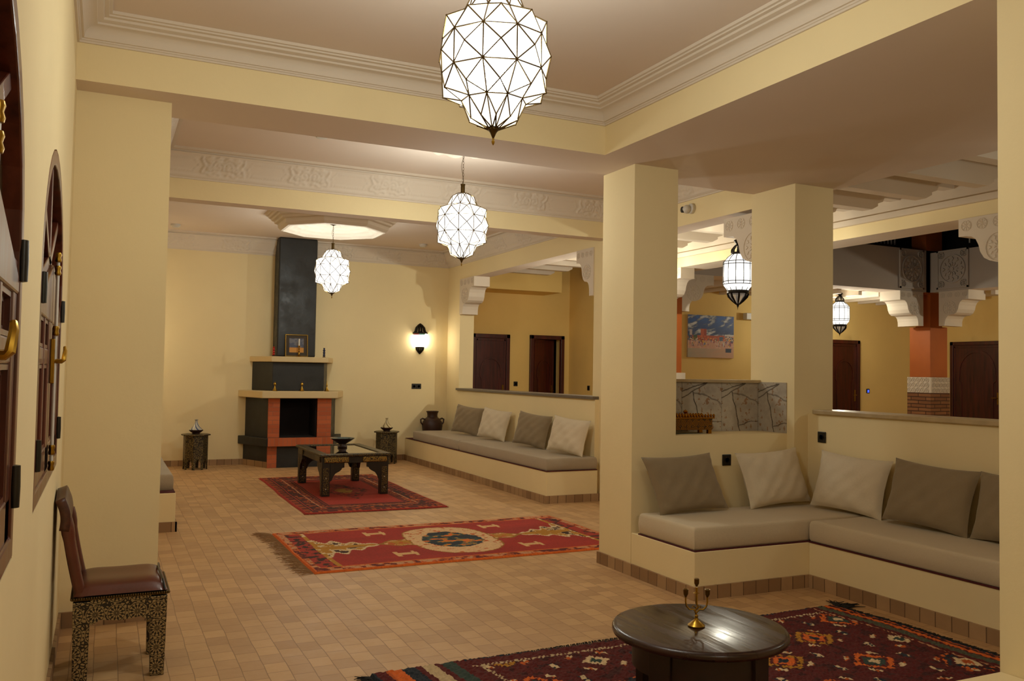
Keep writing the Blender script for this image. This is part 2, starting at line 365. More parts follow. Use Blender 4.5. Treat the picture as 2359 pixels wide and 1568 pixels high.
P=np.array(bead); db=np.min(np.hypot(gx[...,None]-P[:,0],gy[...,None]-P[:,1]),-1); HT=np.maximum(HT,.8*np.clip(1-db/.009,0,1))
HT[gy<.018]=0.5; HT[gy>.182]=.5
def relief(g,P0,P1,up_lo,up_hi,amp=.014,trim0=0,trim1=0):
    """band from line P0-P1 ; up_lo,up_hi offset vectors of band bottom/top; mitred by trims at the top"""
    P0=Vector(P0);P1=Vector(P1);Lx=(P1-P0).length;d=(P1-P0)/Lx;lo=Vector(up_lo);hi=Vector(up_hi);nrm=(hi-lo).cross(d).normalized()
    if nrm.z>0: nrm=-nrm
    nu=int(Lx/.0105)
    def fn(a,b):
        s0=trim0*b; s=s0+(Lx-s0-trim1*b)*a; i=int((s%PER)/PER*NX)%NX; j=int(round(b*NY)); h=HT[j,i]*amp
        return P0+d*s+lo+(hi-lo)*b+nrm*(h+.001)
    return g.grid(nu,NY,fn)
Z0,Z1,DC=3.15,3.365,.17
prof=[(0,Z0-.03),(.012,Z0-.03),(.014,Z0-.015),(.022,Z0-.012),(.03,Z0),(DC-.02,Z1-.03),(DC-.015,Z1-.02),(DC+.02,Z1-.016),(DC+.022,Z1+.01)]
def ornate(name,rect,label,sides):
    o=struct(ring(rect,prof,G()),name,'plaster',label,'cornice',smooth=True,ang=25)
    x0,x1,y0,y1=rect; g=G(); lo_,hi_=.03,DC-.02; t=hi_-lo_
    if 'f' in sides: relief(g,(x0+.03,y1,0),(x1-.03,y1,0),(0,-lo_,Z0),(0,-hi_,Z1-.03),trim0=t,trim1=t)
    if 'r' in sides: relief(g,(x1,y1-.03,0),(x1,y0+.03,0),(-lo_,0,Z0),(-hi_,0,Z1-.03),trim0=t,trim1=t)
    if 'l' in sides: relief(g,(x0,y0+.03,0),(x0,y1-.03,0),(lo_,0,Z0),(hi_,0,Z1-.03),trim0=t,trim1=t)
    g.build('carved_band','plaster',o,smooth=True,ang=80)
ornate('trim_4',(.31,5.10,5.60,8.25),'carved scrollwork plaster cornice around the middle bay ceiling','frl')
ornate('trim_5',(.31,5.10,8.44,13.25),'carved plaster cornice around the fireplace bay ceiling','frl')
# ---------- galleries and courtyard
g=G(); g.box(5.1,7.02,14.0,14.2,0,3.6); g.box(7.64,8.0,14.0,14.2,0,3.6); g.box(7.02,7.64,14.0,14.2,2.07,3.6); struct(g,'wall_gallery_end','wallg','warm yellow gallery end wall with two dark doors','wall')
g=G(); g.box(6.6,8.4,15.6,15.65,0,2.6); g.box(6.55,6.6,14.2,15.6,0,2.6); g.box(8.4,8.45,14.2,15.6,0,2.6); g.box(6.6,8.4,14.2,15.6,2.6,2.65); g.box(6.6,8.4,14.2,15.6,-.05,0); struct(g,'wall_dark_room','black','room painted black as unlit behind the ajar gallery door','wall')  # black box: the room's darkness is put into its colour
struct(B(7.8,15.3,12.2,12.4,0,3.6),'wall_gallery_far','wallg','yellow gallery wall holding the colourful painting','wall')
struct(B(7.8,8.0,12.2,14.0,0,3.6),'wall_gallery_side','wallg','short yellow wall end right of the gallery doors','wall')
struct(B(15.0,15.2,-2.2,12.4,0,3.6),'wall_gallery_right','wallg','yellow wall of the far gallery across the courtyard','wall')
struct(B(5.34,5.54,13.2,14.0,0,2.9),'wall_gallery_stub','wallg','yellow return wall beside the first gallery door','wall')
struct(B(5.36,7.25,13.3,14.0,2.84,3.5),'beam_gallery_end','wallg','yellow dropped beam above the gallery end doors','beam')
struct(B(5.36,7.28,-2,14,3.30,3.45),'ceiling_gallery','plaster','white ceiling above the gallery joists','ceiling')
# near colonnade beam x 7.25..7.69
g=G(); g.box(7.25,7.69,-2,10.96,2.93,3.5,m=0,mb=1); g.box(7.20,7.25,-2,10.96,3.06,3.12,m=1); g.box(7.235,7.25,-2,10.96,3.12,3.30,m=1); g.box(7.25,7.69,10.96,12.2,2.93,3.5,m=0,mb=1)
struct(g,'beam_colonnade',['wall','plaster'],'cream beam of the near courtyard colonnade','beam')
# joists
g0=None
for k,yy in enumerate(np.arange(-0.6,13.2,.62)):
    g=G(); pts=[(5.36,3.30),(5.36,3.10),(6.85,3.10),(6.93,3.14),(6.93,3.165),(7.0,3.19),(7.02,3.23),(7.25,3.23),(7.25,3.30)]
    g.prism([(a-5.36,b-3.1) for a,b in pts],lambda u_,v_,w_:(u_,w_,v_),-.06,.06)
    if g0 is None:
        g0=g.build('ceiling_joist','plaster'); g0.location=(5.36,yy,3.10)
        tag(g0,'white joist crossing the gallery ceiling between column and courtyard','joist','white joists across the gallery ceiling'); g0['kind']='structure'; o=g0
    else:
        o=g0.copy(); COL.objects.link(o); o.location=(5.36,yy,3.10)
# far arcade beam (y 10.4..10.96) and right arcade beam (x 12.96..13.4)
ZA=2.93
struct(B(7.69,13.40,10.40,10.85,ZA,3.66,mb=1),'beam_arcade','greywall white'.split(),'off-white wall greyed as unlit above the far courtyard arcade','wall')
struct(B(12.96,13.40,-2,10.40,ZA,3.62,mb=1),'beam_arcade','greywall white'.split(),'off-white wall greyed as unlit above the right courtyard arcade','wall')
struct(B(7.69,15,10.85,12.2,3.0,3.1),'ceiling_gallery','plaster','white ceiling of the far courtyard gallery','ceiling')
struct(B(13.40,15,-2,10.85,3.0,3.1),'ceiling_gallery','plaster','white ceiling of the right courtyard gallery','ceiling')
for k in range(14): struct(B(7.9+k*.48,7.98+k*.48,10.85,12.2,2.86,3.0),'ceiling_joist_far','plaster','white joist over the far courtyard gallery','joist')['group']='white joists over the far gallery'
for k in range(9,16): struct(B(13.4,15,-1+k*.7,-.92+k*.7,2.86,3.0),'ceiling_joist_right','plaster','white joist over the right courtyard gallery','joist')['group']='white joists over the right gallery'
# black sheets painted as the dark void of the upper storey, with railing
struct(B(7.69,15,10.9,11.05,3.66,5.5),'upper_dark_sheet','black','black sheet as the dark open upper storey of the courtyard','wall')
struct(B(13.42,13.6,-2,10.9,3.62,5.5),'upper_dark_sheet','black','black sheet as the dark open upper storey on the right of the courtyard','wall')
t=thing('railing','pale balusters in the dark left of the terracotta upper column','railing',(11.95,10.87,3.7))
for k in range(9): B(k*.085,k*.085+.02,-.01,.01,.10,.32).build('baluster','plaster',t)
B(-.1,.85,-.012,.012,.32,.34).build('handrail','black',t)
t=thing('railing','pale balusters in the dark right of the terracotta upper column','railing',(13.39,10.0,3.7))
for k in range(5): B(-.01,.01,-.05-k*.17,-.03-k*.17,.08,.32).build('baluster','plaster',t)
B(-.012,.012,-.8,.0,.32,.34).build('handrail','black',t)
# ---------- carved brackets
BP=[(.58,0),(.58,-.15),(.52,-.152),(.46,-.16),(.42,-.19),(.395,-.24),(.38,-.30),(.345,-.355),(.29,-.385),(.22,-.39),(.175,-.405),(.145,-.44),(.13,-.49),(.128,-.56),(0,-.56),(0,0)]
def disc(g,c,r0,r1,n,fn,h0,h1,a0=0,a1=2*PI):
    vs=[];k=n+1
    for a_ in range(k):
        a=a0+(a1-a0)*a_/n
        for (rr,hh) in ((r0,h0),(r0,h1),(r1,h1),(r1,h0)): vs.append(fn(c[0]+rr*math.cos(a),c[1]+rr*math.sin(a),hh))
    fs=[]
    for i in range(n):
        for q in range(3): fs.append((i*4+q,i*4+q+1,(i+1)*4+q+1,(i+1)*4+q))
    g.add(vs,fs)
def rosette(g,c,R,fn,h=.006,pet=12):
    disc(g,c,R*.94,R*1.02,36,fn,0,h)
    disc(g,c,0.001,R*.12,12,fn,0,h)
    for k in range(pet):
        a=2*PI*k/pet; ca,sa=math.cos(a),math.sin(a)
        for (ra,rb,wd) in ((.2,.5,.06),(.55,.88,.13)):
            pts=[(ra,0),(ra+(rb-ra)*.55,wd),(rb,0),(ra+(rb-ra)*.55,-wd)]
            pts=[(c[0]+R*(x*ca-y*sa),c[1]+R*(x*sa+y*ca)) for x,y in pts]
            g.prism(pts,fn,0,h)
def bracket(name_label,org,du,dn,thick,sc=(1,1),plate=.0):
    """org: top point at column edge in the carved plane; du: dir along opening; dn: outward normal of carved face"""
    org=Vector(org);du=Vector(du);dn=Vector(dn);up=Vector((0,0,1))
    fn=lambda a,b,w_: org+du*a+up*b+dn*w_
    o=G().prism([(a*sc[0],b*sc[1]) for a,b in BP],fn,-thick,.004).build('carved_bracket','plaster')
    tag(o,name_label,'bracket'); o['group']='carved plaster brackets of the openings'
    f2=lambda a,b,w_: fn(a,b,w_+.004)
    g=G(); rosette(g,(.21*sc[0],-.275*sc[1]),.125*min(sc),f2); g.build('carved_rosette','plaster',o)
    for k in range(4): g=G(); rosette(g,((.075+.145*k)*sc[0],-.065*sc[1]),.045*min(sc),f2,.004,8); g.build('carved_flower','plaster',o)
    return o
bracket('white carved bracket on the far corner column near the wall lamp',(5.09,12.72,2.89),(0,-1,0),(-1,0,0),.26)
bracket('white carved bracket at the near end of the far sofa niche',(5.09,8.58,2.89),(0,1,0),(-1,0,0),.26,(.68,1))
bracket('white carved bracket right of the hanging lantern, against the second cream column',(5.09,5.62,2.85),(0,1,0),(-1,0,0),.26,(1.1,1.08))
bracket('white scrolled bracket left of the painting, half hidden by the first cream column',(7.24,10.40,2.93),(0,-1,0),(-1,0,0),.23,(1.0,1.0))
bracket('dim carved bracket right of the terracotta strip near the painting',(7.69,10.40,2.93),(1,0,0),(0,-1,0),.4,(1.0,1.0))
bracket('white-edged bracket on the left of the terracotta courtyard column',(12.77,10.39,2.93),(-1,0,0),(0,-1,0),.42,(.97,1.05))
bracket('white-edged bracket on the right of the terracotta courtyard column',(12.95,10.22,2.93),(0,-1,0),(-1,0,0),.42,(.97,1.05))
bracket('large carved bracket at the top right beside the near right column',(7.24,4.86,2.93),(0,1,0),(-1,0,0),.4,(1.1,1.1))
# carved square panels
def cpanel(label,org,du,dn,wd,ht):
    org=Vector(org);du=Vector(du);dn=Vector(dn);up=Vector((0,0,1)); fn=lambda a,b,w_: org+du*a+up*b+dn*w_
    o=G().prism([(0,0),(wd,0),(wd,ht),(0,ht)],fn,0,.012).build('square_carving','shadegrey'); tag(o,label,'carving','carved panels above the courtyard column')
    g=G(); f2=lambda a,b,w_: fn(a,b,w_+.012)
    for (a,b,c,d) in ((0,wd,0,.03),(0,wd,ht-.03,ht),(0,.03,0,ht),(wd-.03,wd,0,ht)): g.prism([(a,c),(b,c),(b,d),(a,d)],f2,0,.015)
    g.build('carved_border','shadegrey',o); g=G(); rosette(g,(wd/2,ht/2),wd*.4,f2,.02,12); g.build('carved_rosette','shadegrey',o)
    for sx_ in (.14,.86):
        for sz_ in (.12,.88): g=G(); rosette(g,(wd*sx_,ht*sz_),wd*.1,f2,.02,8); g.build('carved_flower','shadegrey',o)
cpanel('dim carved square panel left of the courtyard column top',(12.19,10.395,2.97),(1,0,0),(0,-1,0),.58,.68)
cpanel('dim carved square panel right of the courtyard column top',(12.955,10.25,2.97),(0,-1,0),(-1,0,0),.6,.66)
# terracotta column with white band and bricks
t=thing('courtyard_column','terracotta courtyard column with white carved band above brown bricks','column',(12.96,10.40,0)); t['kind']='structure'
B(-.01,.42,-.01,.42,1.46,2.34).build('shaft','terracotta',t,bevel=.01)
g=G(); g.box(-.0,.30,-.0,.30,2.34,5.2); g.build('upper_shaft','terracotta',t)
B(-.10,.0,.0,.30,2.9,5.2).build('pilaster','terracotta',t)
g=G(); g.box(-.03,.45,-.03,.45,1.19,1.46)
for k in range(5):
    for j in range(3):
        rosette(g,(.0+.045+.09*k,1.235+.09*j),.04,lambda a,b,w_:(a,-.03-w_,b),.008,6)
        rosette(g,(.0+.045+.09*k,1.235+.09*j),.04,lambda a,b,w_:(-.03-w_,a,b),.008,6)
g.build('carved_band','plaster',t)
B(-.03,.45,-.03,.45,0,1.19).build('brick_base','colbrick',t)
t=thing('courtyard_column','terracotta courtyard column strip left of the painting with white band','column',(7.25,10.40,0)); t['kind']='structure'
B(0,.44,0,.44,1.46,2.93).build('shaft','terracotta',t); B(-.03,.49,-.03,.47,1.19,1.46).build('carved_band','plaster',t); B(-.03,.49,-.03,.47,0,1.19).build('brick_base','colbrick',t)
struct(B(7.25,7.69,4.3,4.86,0,2.93),'column','wallg','colonnade column hidden behind the near right column','column')
# ---------- marble counter recess
def dseg(px,py,a,b):
    vx,vy=b[0]-a[0],b[1]-a[1]; t_=max(0,min(1,((px-a[0])*vx+(py-a[1])*vy)/(vx*vx+vy*vy))); return math.hypot(px-a[0]-vx*t_,py-a[1]-vy*t_),t_
VE=[([(0,.80),(.18,.86),(.40,.93),(.62,.975)],.010,.8),([(0,.68),(.15,.74),(.3,.82),(.46,.90),(.60,.96)],.010,.8),([(.27,.78),(.30,.62),(.36,.5),(.40,.3),(.44,.12),(.48,.0)],.011,.9),
    ([(.27,.76),(.4,.755),(.52,.74),(.63,.72),(.75,.67),(.88,.63),(1.0,.55)],.012,.55),([(.46,.12),(.62,.17),(.78,.22),(1,.2)],.007,.8),([(.2,.98),(.27,.9),(.3,.82)],.004,.5),([(.88,.63),(.95,.55),(1,.45)],.01,.4)]
random.seed(4)
NS=np.random.RandomState(3).rand(64,64)
def vn(x,y):
    xi,yi=int(math.floor(x)),int(math.floor(y)); fx,fy=x-xi,y-yi; fx=fx*fx*(3-2*fx); fy=fy*fy*(3-2*fy)
    g_=lambda i,j:NS[i%64,j%64]
    return (g_(xi,yi)*(1-fx)+g_(xi+1,yi)*fx)*(1-fy)+(g_(xi,yi+1)*(1-fx)+g_(xi+1,yi+1)*fx)*fy
def fbm(x,y): return (vn(x,y)+.5*vn(x*2.1,y*2.1)+.25*vn(x*4.3,y*4.3))/1.75
def marble(a,b):
    a2=a+.03*(fbm(a*9,b*9)-.5); b2=b+.04*(fbm(a*9+7,b*9+3)-.5)
    c=np.array(lin('#b9b0a2')); dk=np.array(lin('#2e2018')); k=0
    for pts,wd,st in VE:
        for p_,q_ in zip(pts[:-1],pts[1:]):
            d,_=dseg(a2,b2,p_,q_); k=max(k,st*max(0,min(1,1.6-d/wd)))
    s=fbm(a*5+3,b*6+1); c=c*(1-.25*max(0,s-.45)*2)
    if fbm(a*14+5,b*14)>.74: c=c*np.array((.72,.5,.36))
    return tuple(c*(1-k)+dk*k)
mm=attr_mat('veined_marble',.12,0,30,spec=.6)
def mtile(label,P0,du,u0,u1,w_=.385):
    P0=Vector(P0);du=Vector(du); nrm=Vector((0,0,1)).cross(du)
    n1=max(4,int(78*(u1-u0)))
    o=G().grid(n1,90,lambda a,b:P0+du*(w_*(u1-u0)*a)+Vector((0,0,.402*b)),0,lambda a,b:marble(u0+(u1-u0)*a,b)).build('marble_tile',mm)
    md=o.modifiers.new('solid','SOLIDIFY'); md.thickness=.01; md.offset=-1
    tag(o,label,'tile','veined marble tiles of the counter recess'); return o
struct(B(3.80,4.86,5.535,5.64,0,1.37),'wall_counter','wall','raised counter wall clad in marble between the columns','wall')
struct(B(3.80,4.86,5.50,5.66,1.37,1.392),'trim_6','capstone','pale edge strip on top of the marble counter','trim')
mtile('sliver of veined marble tile at the left end of the recess',(3.802,5.525,.975),(1,0,0),.25,1.0)
mtile('veined marble tile directly behind the golden box',(4.095,5.525,.975),(1,0,0),0,1)
mtile('veined marble tile in the middle of the recess, right of the golden box',(4.483,5.525,.975),(1,0,0),0,.97)
mtile('bright narrow veined marble tile on the side of the second cream column',(4.853,5.52,.975),(0,-1,0),0,.83)
# golden box
t=thing('decorated_box','golden pierced metal box with crested lid on the counter ledge','box',(4.02,5.38,.98),0)
g=G(); g.box(-.20,.20,-.07,.07,.03,.115); g.build('body',inlay('pierced_gold',18,'#b37a1c','#2c1a06',.35),t)
for sx_ in (-1,1):
    for sy_ in (-1,1): B(sx_*.18-.015,sx_*.18+.015,sy_*.055-.012,sy_*.055+.012,0,.03).build('foot','gold',t)
g=G(); g.box(-.215,.215,-.08,.08,.115,.125)
for k in range(17):
    for sy_ in (-.075,.075): g.ball((-.208+.026*k,sy_,.137),.010,sz=1.5,n=8)
g.build('crested_lid','gold',t,smooth=True); g=G(); g.lathe([(.012,.125),(.02,.135),(.008,.15),(.02,.165),(.012,.175),(.001,.18)],n=14); g.build('lid_knob','gold',t,smooth=True)
# ================================================================== WINDOWS (left wall x=-.18, y along)
def arch_pts(hw,z0,zs,za,n=16,ins=0):
    """closed outline (y,z), pointed-round arch"""
    hw-=ins; z0+=ins; za-=ins
    pts=[(hw,z0),(hw,zs)]
    for i in range(1,n):
        a=i/n*PI; y=hw*math.cos(a); z=zs+(za-zs)*math.sin(a); pts.append((y,z))
    pts+=[(-hw,zs),(-hw,z0)]; return pts
def ring_prism(g,outer,inner,fn,a0,a1,m=0):
    n=len(outer); vs=[fn(*p,a0) for p in outer]+[fn(*p,a0) for p in inner]+[fn(*p,a1) for p in outer]+[fn(*p,a1) for p in inner]; fs=[]
    for i in range(n):
        j=(i+1)%n; fs+=[(i,j,n+j,n+i),(2*n+i,3*n+i,3*n+j,2*n+j),(i,2*n+i,2*n+j,j),(n+i,n+j,3*n+j,3*n+i)]
    return g.add(vs,fs,m)
def window(k,yc,label):
    t=bpy.data.objects.new('window_%d'%k,None); COL.objects.link(t); t.location=(-.18,yc,0); tag(t,label,'window'); t['kind']='structure'
    D=-.045; fn=lambda y,z,x:(x+D,y,z)
    g=G(); ring_prism(g,arch_pts(.72,.97,1.68,2.22),arch_pts(.72,.97,1.68,2.22,ins=.055),fn,.0,.046); g.build('outer_frame','winwood',t,bevel=.005)
    g=G(); g.prism(arch_pts(.72,.97,1.68,2.22,ins=.04),fn,.001,.006); g.build('dark_glass','wglass',t)
    # fan light
    g=G()
    for (a,b) in (((0,1.80),(0,2.17)),((0,1.80),(-.5,2.03)),((0,1.80),(.5,2.03)),((-.665,1.66),(0,1.82)),((.665,1.66),(0,1.82))):
        v=Vector((b[0]-a[0],b[1]-a[1])).normalized(); q=Vector((-v.y,v.x))*.02
        g.prism([(a[0]-q.x,a[1]-q.y),(b[0]-q.x,b[1]-q.y),(b[0]+q.x,b[1]+q.y),(a[0]+q.x,a[1]+q.y)],fn,.006,.03)
    g.build('fan_mullions','winwood',t,bevel=.003)
    for s in (-1,1):
        g=G()
        # stiles and rails of a leaf, two arched panes
        y0,y1=(.012,.665) if s>0 else (-.665,-.012)
        for a,b in ((y0,y0+.085),(y1-.085,y1)): g.box(D+.008,D+.040,a,b,1.02,1.66)
        g.box(D+.008,D+.040,y0,y1,1.02,1.12); g.box(D+.008,D+.038,y0,y1,1.42,1.48); g.box(D+.008,D+.040,(y0+y1)/2-.02,(y0+y1)/2+.02,1.1,1.66)
        # head following V
        zo,zi=(1.62,1.80); pts=[(y0,1.58),(y1,1.58),(y1,zi if s<0 else zo),(y0,zo if s<0 else zi)]
        g.prism(pts,fn,.008,.044)
        o=g.build('casement_leaf','winwood',t,bevel=.006)
        g=G()
        ym=(y0+y1)/2
        for a,b in ((y0+.085,ym-.02),(ym+.02,y1-.085)):
            for c_,d_ in ((1.12,1.42),(1.48,1.58)):
                for q in (0,1):
                    e=.012*q; ring_prism(g,[(a+e,c_+e),(b-e,c_+e),(b-e,d_-e),(a+e,d_-e)],[(a+.012+e,c_+.012+e),(b-.012-e,c_+.012+e),(b-.012-e,d_-.012-e),(a+.012+e,d_-.012-e)],fn,.006,.036-.012*q)
        g.build('glazing_bead','winwood',o)
        for zz in (1.14,1.66): G().lathe([(.001,-.05),(.011,-.048),(.012,0),(.011,.048),(.001,.05)],(.004,s*.675,zz),10).build('hinge','black',t,smooth=True)
    g=G(); g.tube([(.012,0,1.03),(.012,0,1.83)],.006,8); g.build('bolt_rod','whitep',t,smooth=True)
    for zz in (1.04,1.10,1.55,1.78,1.83): G().lathe([(.010,-.018),(.012,-.01),(.009,0),(.012,.01),(.010,.018)],(.012,0,zz),10).build('rod_guide','brass',t,smooth=True)
    o=B(-.004,.012,-.018,.018,1.35,1.52).build('handle_plate','brass',t,bevel=.004)
    G().tube([(.012,0,1.435),(.035,0,1.435),(.042,0,1.44),(.046,.01,1.475),(.044,.02,1.49)],[.009,.009,.009,.008,.006],8).build('lever_handle','brass',o,smooth=True)
window(1,1.61,'arched brown wood window nearest the viewer, cut by the left edge')
window(2,3.70,'arched brown wood window above the carved chair')
WL=bpy.data.objects['wall_left']
import bmesh
for k,yc in enumerate((1.61,3.70)):
    c=G(); c.prism(arch_pts(.722,.968,1.68,2.222),lambda y,z,x:(x,y,z),-.05,.3); me=bpy.data.meshes.new('cut'); me.from_pydata([(x-.18,y+yc,z) for x,y,z in c.v],[],c.f)
    bm=bmesh.new(); bm.from_mesh(me); bmesh.ops.recalc_face_normals(bm,faces=bm.faces); bm.to_mesh(me); bm.free()
    co=bpy.data.objects.new('cut',me); COL.objects.link(co)
    md=WL.modifiers.new('opening','BOOLEAN'); md.operation='DIFFERENCE'; md.solver='EXACT'; md.object=co
    bpy.context.view_layer.update(); dg=bpy.context.evaluated_depsgraph_get(); nm=bpy.data.meshes.new_from_object(WL.evaluated_get(dg)); WL.modifiers.clear(); WL.data=nm; bpy.data.objects.remove(co)
# ================================================================== DOORS
def door(k,loc,rz,wd,ht,label,ajar=0,mat='doorwood'):
    t=bpy.data.objects.new('door_%d'%k,None); COL.objects.link(t); t.location=loc; t.rotation_euler=(0,0,rz); tag(t,label,'door'); t['kind']='structure'
    g=G(); g.box(-wd/2,-wd/2+.07,-.03,.04,0,ht); g.box(wd/2-.07,wd/2,-.03,.04,0,ht); g.box(-wd/2,wd/2,-.03,.04,ht-.07,ht); g.build('door_frame',mat,t,bevel=.006)
    w2=wd-.14; lf=bpy.data.objects.new('door_leaf',None)
    g=G(); g.box(0,w2,0,.03,0,ht-.07)
    o=g.build('door_leaf',mat,t,bevel=.003); o.location=(-wd/2+.07,-.012,0); o.rotation_euler=(0,0,ajar)
    g=G(); m=.09; ti=.028
    hs=(w2-2*m)/2; cx=w2/2; z0,zs=.35,ht-.75
    def moor(r_):  # horseshoe pointed arch polyline outline
        pts=[(cx+hs*r_*.86,z0),(cx+hs*r_*.86,zs-.05),(cx+hs*r_*1.0,zs+.0)]
        for i in range(1,12):
            a=i/12*PI; pts.append((cx+hs*r_*math.cos(a),zs+.05+(hs*1.35*r_)*math.sin(a)**.8))
        pts+=[(cx-hs*r_*1.0,zs+.0),(cx-hs*r_*.86,zs-.05),(cx-hs*r_*.86,z0)]; return pts
    ring_prism(g,moor(1.0),moor(.9),lambda x,z,y:(x,y,z),-.012,.001)
    for (a,b,c_,d_) in ((.02,w2-.02,.02,.05),(.02,w2-.02,ht-.12,ht-.09),(.02,.045,.02,ht-.09),(w2-.045,w2-.02,.02,ht-.09),(.05,w2-.05,.27,.30)): g.box(a,b,-.01,.001,c_,d_)
    g.build('arch_moulding',mat,o,bevel=.002)
    g=G(); g.box(w2-.075,w2-.045,-.008,0,.98,1.2); g.tube([(w2-.06,-.008,1.1),(w2-.06,-.05,1.1),(w2-.15,-.055,1.095)],.009,8); g.build('door_handle','brass',o,smooth=True)
    return t
door(1,(6.20,13.98,0),0,.74,2.10,'closed dark wooden gallery door beside the far corner column')
door(2,(7.33,13.98,0),0,.70,2.11,'dark wooden gallery door standing ajar with shiny upper panel',ajar=.36)
door(3,(12.80,12.18,0),0,.80,2.15,'dark wooden arched-panel door under the far hanging lantern')
door(4,(14.98,11.00,0),-PI/2,1.12,2.16,'wide dark wooden door right of the terracotta column')
# ================================================================== LAMPS
def pendant(loc,label,ztop,rot=0,pw=1):
    t=thing('pendant_lantern',label,'pendant lamp',loc,rot,'star-faceted milk glass pendant lanterns')
    R=[(.05,.272,0),(.096,.245,1),(.132,.168,0),(.205,.138,1),(.206,.069,0),(.224,0,1),(.206,-.065,0),(.207,-.143,1),(.127,-.171,0),(.096,-.245,1),(.022,-.278,0)]
    N=10; vid={}; vs=[]
    for j,(rr,z,h) in enumerate(R):
        for i in range(N):
            a=2*PI*(i+.5*h)/N-PI/2; vid[j,i]=len(vs); vs.append(Vector((rr*math.cos(a),rr*math.sin(a),z)))
    fs=[];ed=set()
    for j in range(1,len(R),2):
        for i in range(N):
            i2=(i+1)%N; U,U2,Lo,L2,Hh=vid[j-1,i],vid[j-1,i2],vid[j+1,i],vid[j+1,i2],vid[j,i]
            Hp=vid[j,(i-1)%N]
            for tr in ((U,U2,Hh),(Lo,Hh,L2),(U,Hh,Lo),(U,Lo,Hp)):
                fs.append(tr)
                for a,b in ((0,1),(1,2),(2,0)): ed.add(tuple(sorted((tr[a],tr[b]))))
    G().add(vs,fs).build('glass_shade','glow',t)
    bulb(t,P_PEND*pw,LAMP,.12,-.035)
    g=G()
    for a,b in ed:
        p,q=vs[a],vs[b]; k=1.012; g.tube([p*k,q*k],.0029,5)
    for v in vs: g.ball(v*1.012,.0042,n=6)
    g.build('lead_frame','antique',t)
    g=G(); g.lathe([(.001,-.345),(.005,-.338),(.007,-.33),(.004,-.324),(.004,-.318)],n=12,m=1); g.lathe([(.003,-.318),(.013,-.295),(.030,-.272),(.028,-.268)],n=10); g.build('finial',['antique','brass'],t)
    g=G(); g.lathe([(.052,.268),(.05,.276),(.018,.285),(.018,.345),(.021,.35),(.021,.358),(.006,.362)],n=16); g.build('neck_cap','antique',t,smooth=True)
    g=G(); z=.365; k=0
    while z<ztop-.02:
        pts=[]
        for i in range(8):
            a=2*PI*i/8; x,zz=.0075*math.cos(a),.0155*math.sin(a); pts.append((x,0,z+zz) if k%2 else (0,x,z+zz))
        g.tube(pts,.0016,4,closed=True); z+=.025; k+=1
    pts=[(.012*math.sin(i*.8),.014,.35+(ztop-.35)*i/12) for i in range(13)]; g.tube(pts,.0018,5)
    g.build('chain','antique',t)
    g=G(); g.lathe([(.012,ztop-.045),(.045,ztop-.03),(.05,ztop-.004),(.05,ztop)],n=20); g.build('ceiling_cap','antique',t,smooth=True)
    return t
pendant((1.37,3.10,2.665),'large milk glass star pendant lantern nearest the viewer, top edge',3.28-2.665,.0)
pendant((1.37,-1.0,2.665),'added milk glass star pendant lantern behind the viewer, unseen',3.28-2.665,.2,.72)  # added pendant, unseen, to brighten column fronts and sofa
pendant((2.73,6.80,2.665),'milk glass star pendant lantern hanging in the middle bay on a long chain',3.345-2.665,.1,.95)
pendant((2.58,10.80,2.665),'milk glass star pendant lantern under the octagonal dome by the chimney',3.29-2.665,.25,.74)
def lantern(loc,label,ztop,pw=1):
    t=thing('hanging_lantern',label,'lantern',loc,.2,'iron gallery lanterns')
    sc=1.0
    G().lathe([(.07,.20),(.115,.165),(.155,.12),(.16,.10),(.16,-.10),(.155,-.14),(.11,-.20),(.10,-.205)],n=12).build('glass_body','glowg',t)
    bulb(t,P_LANT*pw,LANT,.04)
    g=G()
    for zz,rr in ((.12,.158),(.09,.163),(-.10,.163),(-.13,.16)): g.tube([(rr*math.cos(a*PI/12),rr*math.sin(a*PI/12),zz) for a in range(24)],.0042,5,closed=True)
    for k in range(12):
        a=2*PI*k/12; c_,s_=math.cos(a),math.sin(a); g.tube([(.072*c_,.072*s_,.20),(.118*c_,.118*s_,.165),(.162*c_,.162*s_,.11),(.164*c_,.164*s_,-.11),(.112*c_,.112*s_,-.20)],.0045,5)
    g.build('iron_frame','iron',t)
    g=G(); g.lathe([(.075,.20),(.08,.215),(.07,.225)],n=16); g.lathe([(.02,.30),(.022,.32),(.045,.345),(.05,.36),(.012,.375),(.01,ztop)],n=12)
    for k in range(8):
        a=2*PI*k/8; c_,s_=math.cos(a),math.sin(a); g.tube([(.072*c_,.072*s_,.22),(.07*c_,.07*s_,.25),(.04*c_,.04*s_,.29),(.02*c_,.02*s_,.31)],[.008,.009,.008,.006],5)
    g.build('crown','iron',t,smooth=True)
    g=G(); g.lathe([(.112,-.195),(.118,-.205),(.118,-.225),(.11,-.23)],n=20)
    for k in range(8):
        a=2*PI*k/8; c_,s_=math.cos(a),math.sin(a); g.tube([(.112*c_,.112*s_,-.23),(.10*c_,.10*s_,-.265),(.06*c_,.06*s_,-.31),(.018*c_,.018*s_,-.35)],[.010,.012,.010,.006],5)
    g.lathe([(.02,-.34),(.014,-.36),(.004,-.385),(.001,-.41)],n=10); g.build('bottom_basket','iron',t,smooth=True)
    G().lathe([(.10,-.232),(.088,-.268),(.05,-.315),(.015,-.345)],n=16,cap=False).build('basket_glass','cglass',t,smooth=True)
    return t
lantern((6.28,7.48,2.56),'lit iron lantern hanging left of the second cream column',.73)
lantern((6.28,9.75,2.56),'added lit iron lantern in the near gallery, unseen behind the first cream column',.73,2.3)  # unseen lantern put in to light the gallery end wall
